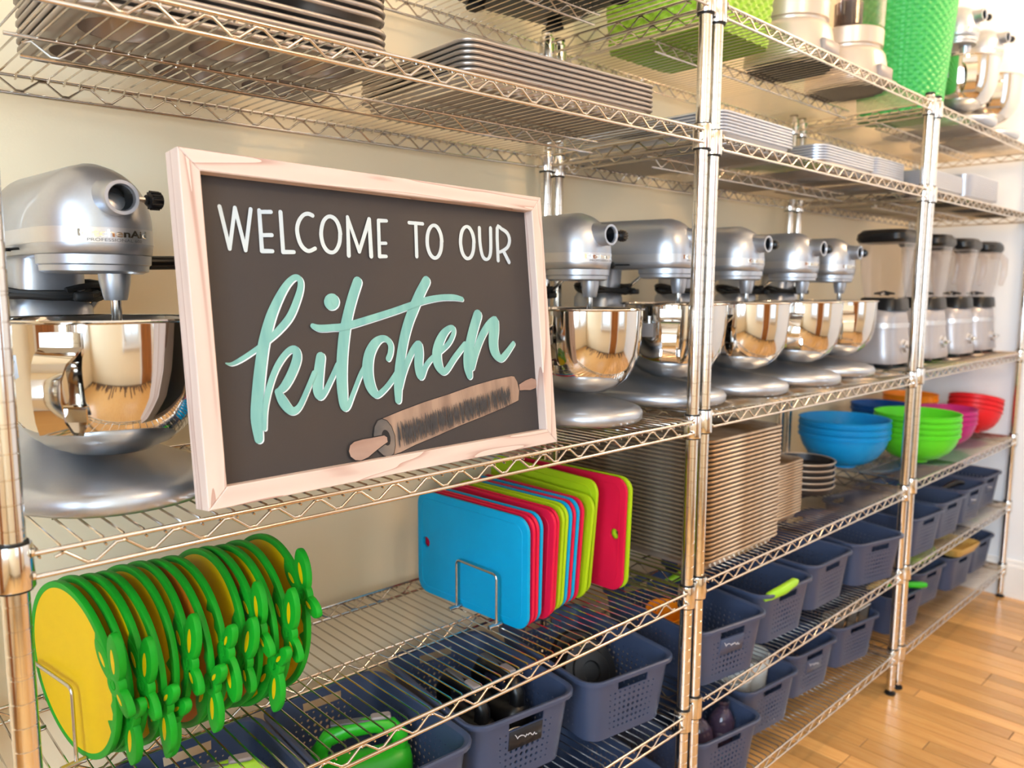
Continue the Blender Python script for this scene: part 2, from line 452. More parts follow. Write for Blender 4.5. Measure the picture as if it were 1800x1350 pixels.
for q in ((-19, -15, 0, 1.2, 0, 84), (15, 19, 0, 1.2, 0, 84), (-15, 15, 0, 1.2, 80, 84)): MB().box(*q).build('casing', 'trim_white', d, smooth=0)

def ceiling_lamp(x, y, z, power, label):
    t = thing('pendant_lamp', label, 'lamp', (x, y, z), group='pendant lamps')
    MB().lathe([(0.01, 0.2), (2.2, 0.1), (2.2, -0.6), (0.01, -0.7)], 20).build('canopy', 'trim_white', t, loc=(0, 0, RZ1 - z))
    MB().tube([(0, 0, 5), (0, 0, RZ1 - z - 0.5)], 0.12, 8).build('cord', 'black_rubber', t)
    g = bpy.data.materials.get('lamp_glow')
    if g is None:
        g = bpy.data.materials.new('lamp_glow'); g.use_nodes = True
        nt = g.node_tree; nt.nodes.remove(nt.nodes['Principled BSDF']); e = nt.nodes.new('ShaderNodeEmission')
        e.inputs[0].default_value = (1.0, 0.72, 0.42, 1); e.inputs[1].default_value = LAMP_GLOW
        nt.links.new(e.outputs[0], nt.nodes['Material Output'].inputs[0])
    mb = MB(); mb.lathe([(0.01, -5)] + [(5 * math.sin(a), -5 * math.cos(a)) for a in [math.pi * k / 12 for k in range(1, 12)]] + [(0.01, 5)], 24)
    o = mb.build('globe', g, t)
    ld = bpy.data.lights.new('lamp_light', 'POINT'); ld.energy = power; ld.color = (1.0, 0.64, 0.33); ld.shadow_soft_size = 5.2 * IN
    lo = bpy.data.objects.new('lamp_light', ld); link(lo, t); lo.location = (0, 0, -7 * IN)
    return t
LAMP_GLOW = 6.0
ceiling_lamp(68, -26, 108, 46.0, 'warm globe pendant lamp hanging nearer the end wall')
ceiling_lamp(-10, -52, 104, 34.0, 'warm globe pendant lamp hanging above the mixers')

# ------------------------------------------------------------------ wire shelving
YF, YB = -0.45, 16.9      # front and back rails
YM = 8.2
RL = -0.07             # rails lie flush with the deck
def truss(mb, p0, p1, n=6, rz=0.075, r=0.11, drop=0.95, period=2.3, phase=0.0, margin=0.9, low=(0.0, 0.0)):
    p0 = Vector(p0); p1 = Vector(p1); d = p1 - p0; L = d.length; d.normalize()
    mb.tube([p0, p1], r, n)
    dz = Vector((0, 0, -drop))
    mb.tube([p0 + dz + d * low[0], p1 + dz - d * low[1]], r, n)
    pts = []; s = margin; k = 0
    half = period / 2
    while s < L - margin:
        hi = (k % 2 == 0)
        b = p0 + d * s
        z = -0.17 if hi else -(drop - 0.17)
        fl = 0.18
        pts.append(b - d * fl + Vector((0, 0, z))); pts.append(b + d * fl + Vector((0, 0, z)))
        s += half; k += 1
    pts[0] = pts[0] + Vector((0, 0, -0.12))
    mb.tube(pts, rz, n)

def shelf_mesh_set(W):
    """meshes of one shelf of width W between post centres, z=0 is the top of the rails' centre line"""
    out = {}
    a = 0.62
    mb = MB(); truss(mb, (a, YF, RL), (W - a, YF, RL), n=8); out['front_rail'] = mb.mesh('front_rail', 'wire', 60)
    mb = MB(); truss(mb, (a, YB, RL), (W - a, YB, RL)); out['back_rail'] = mb.mesh('back_rail', 'wire', 60)
    mb = MB(); truss(mb, (2.6, YM, -0.18), (W - 2.6, YM, -0.18), r=0.095, rz=0.065, drop=0.9, low=(0.6, 0.6)); out['middle_rail'] = mb.mesh('middle_rail', 'wire', 60)
    mb = MB(); truss(mb, (0, 0.6, RL), (0, 15.9, RL)); out['left_rail'] = mb.mesh('left_rail', 'wire', 60)
    mb = MB(); truss(mb, (W, 0.6, RL), (W, 15.9, RL)); out['right_rail'] = mb.mesh('right_rail', 'wire', 60)
    mb = MB()
    n = int(W / 0.79)
    for i in range(1, n):
        x = W * i / n
        mb.tube([(x, YF - 0.1, -0.245), (x, YF + 0.06, -0.235), (x, YF + 0.32, -0.02), (x, YB - 0.32, -0.02), (x, YB - 0.06, -0.235), (x, YB + 0.1, -0.245)], 0.058, 5)
    out['wire_deck'] = mb.mesh('wire_deck', 'wire', 60)
    return out

def post_mesh(H):
    mb = MB(); prof = [(0.36, 0.55), (0.47, 0.6)]
    k = 0; z = 1.2
    while z < H - 0.6:
        prof += [(0.5, z - 0.035), (0.475, z - 0.018), (0.475, z + 0.018), (0.5, z + 0.035)]
        if k % 5 == 4:
            prof += [(0.5, z + 0.105), (0.475, z + 0.12), (0.475, z + 0.15), (0.5, z + 0.165)]
        k += 1; z += 1.0
    prof += [(0.5, H - 0.05), (0.44, H)]
    mb.lathe(prof, 20, cap0=True, cap1=True)
    return mb.mesh('post', 'chrome', 50)
mb = MB(); mb.lathe([(0.30, 0.0), (0.62, 0.0), (0.66, 0.12), (0.62, 0.28), (0.2, 0.32), (0.2, 0.6)], 16, cap0=True, cap1=True); foot_me = mb.mesh('foot', 'black_rubber')
mb = MB(); mb.lathe([(0.52, -0.15), (0.54, 0.05), (0.42, 0.16), (0.01, 0.2)], 16); cap_me = mb.mesh('post_cap', 'sleeve_black')
mb = MB(); mb.lathe([(0.60, -1.42), (0.72, -1.42), (0.735, -1.36), (0.715, -0.5), (0.70, 0.30), (0.68, 0.36), (0.58, 0.36)], 20, cap0=False)
collar_me = mb.mesh('collar', 'chrome', 50)
mb = MB(); mb.lathe([(0.505, -1.53), (0.63, -1.53), (0.65, -1.48), (0.60, -1.38), (0.56, 0.3), (0.6, 0.38), (0.59, 0.46), (0.505, 0.47)], 16); sleeve_me = mb.mesh('sleeve', 'sleeve_black')
mb = MB()
for sx in (1,):
    for z in (0,): mb.lathe_axis([(0.05, 0), (0.2, 0.02), (0.17, 0.12), (0.05, 0.16)], (0.66 * sx * 0.8, -0.44, z), (sx, -0.2, 0), 8)
weld_me = mb.mesh('weld', 'wire')

def shelving_unit(x0, x1, heights, label, tilt=0.0):
    W = x1 - x0
    t = thing('wire_shelving_unit', label, 'shelving', (x0, 0, 0), group='chrome wire shelving units')
    H = heights[0] + 0.9
    pm = post_mesh(H)
    for px, py in ((0, 0), (W, 0), (0, 16.47), (W, 16.47)):
        p = bpy.data.objects.new('post', pm); link(p, t); p.location = Vector((px, py, 0)) * IN
        for nm, me, z in (('foot', foot_me, 0), ('post_cap', cap_me, H)):
            c = bpy.data.objects.new(nm, me); link(c, p); c.location = (0, 0, z * IN)
    S = shelf_mesh_set(W)
    for z in heights:
        sh = bpy.data.objects.new('shelf', S['wire_deck']); link(sh, t); sh.location = (0, 0, z * IN)
        if tilt and z == heights[1]:     # this shelf hangs a little low at its left end
            sh.location.z -= tilt * IN; sh.rotation_euler = (0, -math.atan(tilt / W), 0)
        for nm in ('front_rail', 'back_rail', 'middle_rail', 'left_rail', 'right_rail'):
            link(bpy.data.objects.new(nm, S[nm]), sh)
        for px, py in ((0, 0), (W, 0), (0, 16.47), (W, 16.47)):
            for nm, me in (('collar', collar_me), ('sleeve', sleeve_me)):
                c = bpy.data.objects.new(nm, me); link(c, sh); c.location = Vector((px, py, 0)) * IN
            if py == 0:
                for zz in (0, -0.95):
                    c = bpy.data.objects.new('weld', weld_me); link(c, sh); c.location = Vector((px, py, zz)) * IN
                    if px: c.scale = (-1, 1, 1)
    return t
HA = [72.44, 62.6, 40.23, 26.18, 15.48, 5.2]
HB = [72.05, 62.3, 40.5, 26.58, 16.08, 5.6]
HC = [72.0, 62.3, 40.75, 27.08, 16.0, 5.4]
shelving_unit(-46.55, 0.0, HA, 'chrome wire shelving unit nearest the camera, carrying the welcome sign', 0.5)
shelving_unit(1.57, 46.2, HB, 'middle chrome wire shelving unit, between the sign unit and the end unit')
shelving_unit(48.45, 92.5, HC, 'far chrome wire shelving unit standing against the pale end wall')
DK = 0.045     # resting height relative to a shelf's rail

# ------------------------------------------------------------------ stand mixers
def text_mesh2d(s, size, bold=0.0, xs=1.0):
    cu = bpy.data.curves.new('txt', 'FONT'); cu.body = s; cu.size = size; cu.align_x = 'CENTER'; cu.offset = bold; cu.resolution_u = 3
    o = bpy.data.objects.new('txt', cu); COL.objects.link(o)
    dg = bpy.context.evaluated_depsgraph_get(); me = o.evaluated_get(dg).to_mesh()
    v = [(p.co.x * xs, p.co.y) for p in me.vertices]; f = [tuple(p.vertices) for p in me.polygons]
    o.evaluated_get(dg).to_mesh_clear(); bpy.data.objects.remove(o); bpy.data.curves.remove(cu)
    return v, f

BC_Y = -3.75
HC_Y, HR = -3.0, 2.6       # centre of the rounded head front / planetary, its radius
def head_plan(r, yb, rb=1.6, ext=0.0):
    pts = []
    for i in range(25):
        a = R_(180 + 180 * i / 24)
        pts.append((r * math.cos(a), HC_Y + r * math.sin(a)))
    rb = min(rb, r * 0.8); bw = r * 0.86
    for i in range(6):
        a = R_(90 * i / 5); pts.append((bw - rb + rb * math.cos(a), yb - rb + rb * math.sin(a)))
    for i in range(6):
        a = R_(90 + 90 * i / 5); pts.append((-bw + rb + rb * math.cos(a), yb - rb + rb * math.sin(a)))
    return pts
def ering(z, cy, hw, hd, e=2.3, n=44):
    out = []
    for i in range(n):
        a = 2 * math.pi * i / n; c, s = math.cos(a), math.sin(a)
        out.append((hw * math.copysign(abs(c) ** (2 / e), c), cy + hd * math.copysign(abs(s) ** (2 / e), s), z))
    return out

def make_mixer_meshes():
    me = {}
    mb = MB()
    S = [(0.12, -1.1, 4.75, 7.05), (0.35, -1.1, 5.02, 7.3), (0.8, -1.1, 5.05, 7.33), (1.12, -1.05, 4.9, 7.15), (1.32, -0.85, 4.5, 6.7), (1.5, -0.2, 3.95, 5.9), (1.75, 0.8, 3.65, 4.9), (2.1, 1.8, 3.3, 4.0), (2.7, 2.7, 2.95, 3.1), (3.6, 3.3, 2.65, 2.5), (5.0, 3.6, 2.4, 2.15), (7.5, 3.7, 2.2, 2.05)]
    mb.loft([ering(*s) for s in S]); me['base'] = mb.mesh('base', 'mixer_silver', 60)
    mb = MB()
    mb.loft([ering(*s, e=3.4) for s in ((7.5, 3.75, 2.2, 1.95), (9.2, 3.75, 2.1, 1.9), (9.6, 3.75, 1.75, 1.75), (11.9, 3.6, 1.7, 1.8))]); me['column'] = mb.mesh('column', 'mixer_silver', 50)
    mb = MB(); rings = []
    prof = [(11.68, HR - 0.22), (11.78, HR - 0.06), (12.22, HR)]
    for z, r in prof: rings.append([(x, y, z) for x, y in head_plan(r, 5.8)])
    for k in range(0, 15):
        t = k / 14.0; z = 12.96 + 3.05 * t
        s = max(0.02, (1 - t ** 2.25)) ** 0.5
        rings.append([(x, y, z) for x, y in head_plan(HR * s, 5.8 - 2.0 * (1 - s) ** 1.3, 1.6)])
    mb.loft(rings); me['head'] = mb.mesh('head', 'mixer_silver', 60)
    mb = MB(); mb.loft([[(x, y, z) for x, y in head_plan(HR + d, 5.8 + d)] for z, d in ((12.22, -0.05), (12.24, 0.03), (12.94, 0.03), (12.96, -0.05))], False, False); me['trim_band'] = mb.mesh('trim_band', 'band_silver', 40)
    def wrap(s, size, z, bold, xs, name, mt, out=0.045):
        v, f = text_mesh2d(s, size, bold, xs); mb = MB(); r = HR + out
        mb.v = [(r * math.sin(x / r), HC_Y - r * math.cos(x / r), z + y) for x, y in v]; mb.f = f
        return mb.mesh(name, mt, 0)
    me['lettering'] = wrap('KitchenAid', 0.46, 12.52, 0.012, 1.62, 'lettering', 'logo_chrome')
    me['small_lettering'] = wrap('PROFESSIONAL 600', 0.2, 12.3, 0.0, 1.5, 'small_lettering', 'print_grey')
    mb = MB(); mb.lathe([(HR - 0.1, 11.72), (HR - 0.12, 11.3), (HR - 0.22, 11.24), (HR - 0.24, 10.98), (HR - 0.5, 10.86), (0.01, 10.86)], 40, c=(0, HC_Y, 0)); me['planetary'] = mb.mesh('planetary', 'mixer_silver', 40)
    mb = MB(); mb.lathe([(0.72, 10.88), (0.7, 10.5), (0.55, 9.75), (0.5, 9.6), (0.01, 9.6)], 20, c=(0.5, HC_Y - 0.9, 0)); me['beater_socket'] = mb.mesh('beater_socket', 'mixer_silver', 40)
    mb = MB(); mb.lathe([(0.24, 9.65), (0.24, 7.6), (0.18, 7.5), (0.01, 7.5)], 12, c=(0.5, HC_Y - 0.9, 0)); mb.tube([(0.2, HC_Y - 0.9, 8.4), (0.8, HC_Y - 0.9, 8.4)], 0.06, 6); me['beater_shaft'] = mb.mesh('beater_shaft', 'steel', 40)
    HZ = 14.25
    mb = MB(); mb.lathe_axis([(1.15, -0.9), (1.0, -0.35), (0.86, 0.15), (0.78, 0.75), (0.8, 1.2), (0.77, 1.3), (0.62, 1.3), (0.58, 1.22), (0.57, 1.1)], (0, -5.05, HZ), (0, -1, 0), 28, True, False); me['hub'] = mb.mesh('hub', 'mixer_silver', 40)
    mb = MB(); mb.lathe_axis([(0.58, 1.16), (0.55, 0.25), (0.02, 0.22)], (0, -5.05, HZ), (0, -1, 0), 20, False, False); me['hub_socket'] = mb.mesh('hub_socket', 'dark_socket', 40)
    mb = MB(); mb.tube([(0.7, -6.1, HZ), (1.2, -6.1, HZ)], 0.13, 8); me['knob_screw'] = mb.mesh('knob_screw', 'chrome')
    mb = MB(); prof = [(0.16, 0), (0.24, 0.05), (0.22, 0.15), (0.36, 0.2), (0.4, 0.34), (0.4, 0.6), (0.34, 0.76), (0.18, 0.84), (0.01, 0.85)]
    mb.lathe_axis(prof, (1.12, -6.1, HZ), (1, 0, 0), 16, True, False)
    for k in range(12):
        a = 2 * math.pi * k / 12; mb.tube([(1.34, -6.1 + 0.4 * math.cos(a), HZ + 0.4 * math.sin(a)), (1.8, -6.1 + 0.39 * math.cos(a), HZ + 0.39 * math.sin(a))], 0.05, 5)
    me['hub_knob'] = mb.mesh('hub_knob', 'black_plastic', 40)
    mb = MB(); mb.box(-2.46, -2.36, -0.6, 1.4, 11.98, 12.1); mb.tube([(-2.3, 0.9, 12.03), (-2.95, 0.9, 12.03)], 0.09, 8); me['speed_lever'] = mb.mesh('speed_lever', 'dark_socket')
    mb = MB(); mb.lathe_axis([(0.1, 0), (0.26, 0.05), (0.33, 0.2), (0.33, 0.42), (0.25, 0.56), (0.01, 0.6)], (-2.72, 0.9, 12.03), (-1, 0, -0.05), 14, True, False); me['speed_knob'] = mb.mesh('speed_knob', 'black_plastic')
    # bowl
    mb = MB(); prof = [(0.01, 2.4), (1.7, 2.4), (1.8, 2.5), (2.5, 2.8), (3.2, 3.45), (3.68, 4.3), (3.95, 5.3), (4.08, 6.5), (4.12, 7.6), (4.14, 8.62), (4.25, 8.66), (4.31, 8.73), (4.27, 8.8), (4.16, 8.8), (4.09, 8.72), (4.07, 7.6), (4.02, 6.5), (3.88, 5.3), (3.6, 4.35), (3.1, 3.55), (2.4, 2.95), (1.5, 2.6), (0.01, 2.55)]
    mb.lathe([(a * 1.1, b) for a, b in prof], 56, c=(0, 0, 0)); me['bowl'] = mb.mesh('bowl', 'bowl_steel', 50)
    # handle: strap in the local -y direction of the bowl
    mb = MB(); path = [(4.56, 8.3, 1.7), (4.6, 7.65, 1.7), (5.2, 7.35, 1.65), (5.75, 7.0, 1.35), (6.05, 6.4, 1.15), (6.08, 5.5, 1.1), (5.9, 4.7, 1.15), (5.45, 4.1, 1.35), (4.85, 3.95, 1.6), (4.45, 4.4, 1.65), (4.42, 5.0, 1.6)]
    rings = []
    for i, (r, z, w) in enumerate(path):
        a = path[max(i - 1, 0)]; b = path[min(i + 1, len(path) - 1)]
        d = Vector((b[0] - a[0], b[1] - a[1])).normalized(); nx, nz = -d.y, d.x; h = 0.07
        rings.append([(-w / 2, -(r - nx * h), z - nz * h), (w / 2, -(r - nx * h), z - nz * h), (w / 2, -(r + nx * h), z + nz * h), (-w / 2, -(r + nx * h), z + nz * h)])
    mb.loft(rings); me['bowl_handle'] = mb.mesh('bowl_handle', 'bowl_steel', 35)
    mb = MB()
    for sx in (-1, 1):
        pa = [(1.7, 2.4, 0.8), (3.0, 1.7, 0.75), (4.3, 0.3, 0.65), (5.1, -1.5, 0.6), (5.1, BC_Y - 0.5, 0.55)]
        rings = []
        for i, (x, y, h) in enumerate(pa):
            a = pa[max(i - 1, 0)]; b = pa[min(i + 1, len(pa) - 1)]
            d = Vector((b[0] - a[0], b[1] - a[1])).normalized(); nx, ny = -d.y * 0.24, d.x * 0.24
            rings.append([(sx * (x + nx), y + ny, 6.6 - h), (sx * (x + nx), y + ny, 6.6 + h), (sx * (x - nx), y - ny, 6.6 + h), (sx * (x - nx), y - ny, 6.6 - h)])
        mb.loft(rings)
    me['lift_arms'] = mb.mesh('lift_arms', 'mixer_silver', 35)
    mb = MB()
    for sx in (-1, 1):
        mb.box(min(sx * 4.5, sx * 5.2), max(sx * 4.5, sx * 5.2), BC_Y - 0.5, BC_Y + 0.5, 6.75, 7.0, 0.05); mb.tube([(sx * 5.07, BC_Y, 6.9), (sx * 5.07, BC_Y, 7.75)], 0.14, 8)
        mb.box(min(sx * 4.48, sx * 4.66), max(sx * 4.48, sx * 4.66), BC_Y - 0.5, BC_Y + 0.5, 6.2, 7.4, 0.05)
    me['bowl_pins'] = mb.mesh('bowl_pins', 'steel', 35)
    mb = MB(); mb.tube([(1.9, 3.4, 8.7), (2.35, 2.2, 9.9), (2.5, 0.4, 11.3), (2.6, 0.2, 11.5)], 0.16, 8); me['lift_lever'] = mb.mesh('lift_lever', 'chrome', 50)
    mb = MB(); mb.lathe_axis([(0.2, 0), (0.36, 0.05), (0.38, 0.3), (0.38, 3.2), (0.3, 3.45), (0.01, 3.5)], (2.4, 0.2, 11.5), (1, -0.05, 0.03), 14, True, False); me['lever_grip'] = mb.mesh('lever_grip', 'black_plastic', 40)
    mb = MB(); pts = []
    for k in range(90):
        a = 2 * math.pi * k / 26.0
        pts.append(((2.65 + 0.3 * math.sin(k * 0.37)) * math.sin(a), 3.5 + (2.45 + 0.25 * math.cos(k * 0.23)) * -math.cos(a), 10.05 + 0.38 * math.sin(k * 0.21) + 0.1 * math.sin(k * 0.9)))
    pts += [(1.6, 0.9, 9.9), (0.9, 0.4, 9.75)]
    mb.tube(pts, 0.17, 6); mb.box(0.2, 1.1, 0.1, 0.6, 9.5, 9.95, 0.08); me['cord'] = mb.mesh('cord', 'black_rubber', 50)
    return me
MIX = make_mixer_meshes()
def stand_mixer(x, y, z, label, rz=0.0, handle=35, group='silver stand mixers', mats=None, cord=True):
    t = thing('stand_mixer', label, 'mixer', (x, y, z + DK - 0.0), R_(rz), group)
    for nm in ('base', 'column', 'head', 'planetary', 'lift_arms', 'lift_lever', 'speed_lever', 'hub'):
        o = link(bpy.data.objects.new(nm, MIX[nm]), t)
        subs = {'head': ('trim_band', 'lettering', 'small_lettering'), 'planetary': ('beater_socket', 'beater_shaft'), 'lift_lever': ('lever_grip',), 'speed_lever': ('speed_knob',), 'hub': ('hub_socket', 'knob_screw', 'hub_knob')}.get(nm, ())
        for s in subs: link(bpy.data.objects.new(s, MIX[s]), o)
    if cord: link(bpy.data.objects.new('cord', MIX['cord']), t)
    link(bpy.data.objects.new('bowl_pins', MIX['bowl_pins']), t)
    b = link(bpy.data.objects.new('bowl', MIX['bowl']), t); b.location = (0, BC_Y * IN, 0); b.rotation_euler = (0, 0, R_(-handle - rz))
    h = link(bpy.data.objects.new('bowl_handle', MIX['bowl_handle']), b); h['label'] = 'polished strap handle'
    return t
stand_mixer(-41.35, 9.9, HA[2], 'silver stand mixer with steel bowl left of the chalkboard sign, nearest the camera', 6, 38)
stand_mixer(-6.8, 9.4, HA[2], 'silver stand mixer half hidden behind the right edge of the chalkboard sign', 0, 88)
stand_mixer(4.2, 9.2, HA[2] + 0.3, 'silver stand mixer crossed by the first pair of front posts', 12, 58)
stand_mixer(16.1, 9.2, HB[2], 'silver stand mixer just right of the first pair of front posts', 0, 78)
stand_mixer(27.6, 9.2, HB[2], 'silver stand mixer second from the right in the row on the middle shelf', 0, 66)
stand_mixer(39.0, 10.2, HB[2], 'silver stand mixer beside the first grey blender, last of the row', 0, 52)
stand_mixer(66.5, 7.0, HC[0], 'silver stand mixer on the top shelf touching the tall green basket', -8, 60, 'stand mixers on the top shelf')
stand_mixer(79.0, 7.5, HC[0], 'silver stand mixer on the top shelf nearest the end wall', -8, 60, 'stand mixers on the top shelf')

# ------------------------------------------------------------------ the chalkboard sign
SO, SA, SB = Vector((-39.15, -0.793, 40.60)), Vector((0.9989, 0.0458, -0.005)), Vector((0.0044, 0.1104, 0.9939))
SW, SH = 23.84, 16.14
sign = thing('chalkboard_sign', 'framed chalkboard sign reading welcome to our kitchen, leaning on the shelf edge', 'sign')
_n = SB.cross(SA).normalized()
_sm = Matrix(((SA.x, _n.x, SB.x), (SA.y, _n.y, SB.y), (SA.z, _n.z, SB.z))).to_4x4(); _sm.translation = SO * IN
sign.matrix_world = _sm
FWD, FD, BDY = 0.95, 1.3, 0.7
def frame_piece(poly, m, nm='frame_rail'):
    mb = MB()
    ins = inset(poly, 0.05)
    mb.loft([[(x, 0.0, z) for x, z in ins], [(x, 0.05, z) for x, z in poly], [(x, FD, z) for x, z in poly]])
    return mb.build(nm, m, sign, smooth=0)
f = FWD
frame_piece([(0, 0), (SW, 0), (SW - f, f), (f, f)], 'pine_h')
frame_piece([(0, SH), (f, SH - f), (SW - f, SH - f), (SW, SH)], 'pine_h')
frame_piece([(0, 0), (f, f), (f, SH - f), (0, SH)], 'pine_v')
frame_piece([(SW, 0), (SW, SH), (SW - f, SH - f), (SW - f, f)], 'pine_v')
panel = MB().box(f - 0.1, SW - f + 0.1, BDY, BDY + 0.25, f - 0.1, SH - f + 0.1).build('chalkboard_panel', 'chalkboard', sign, smooth=0)
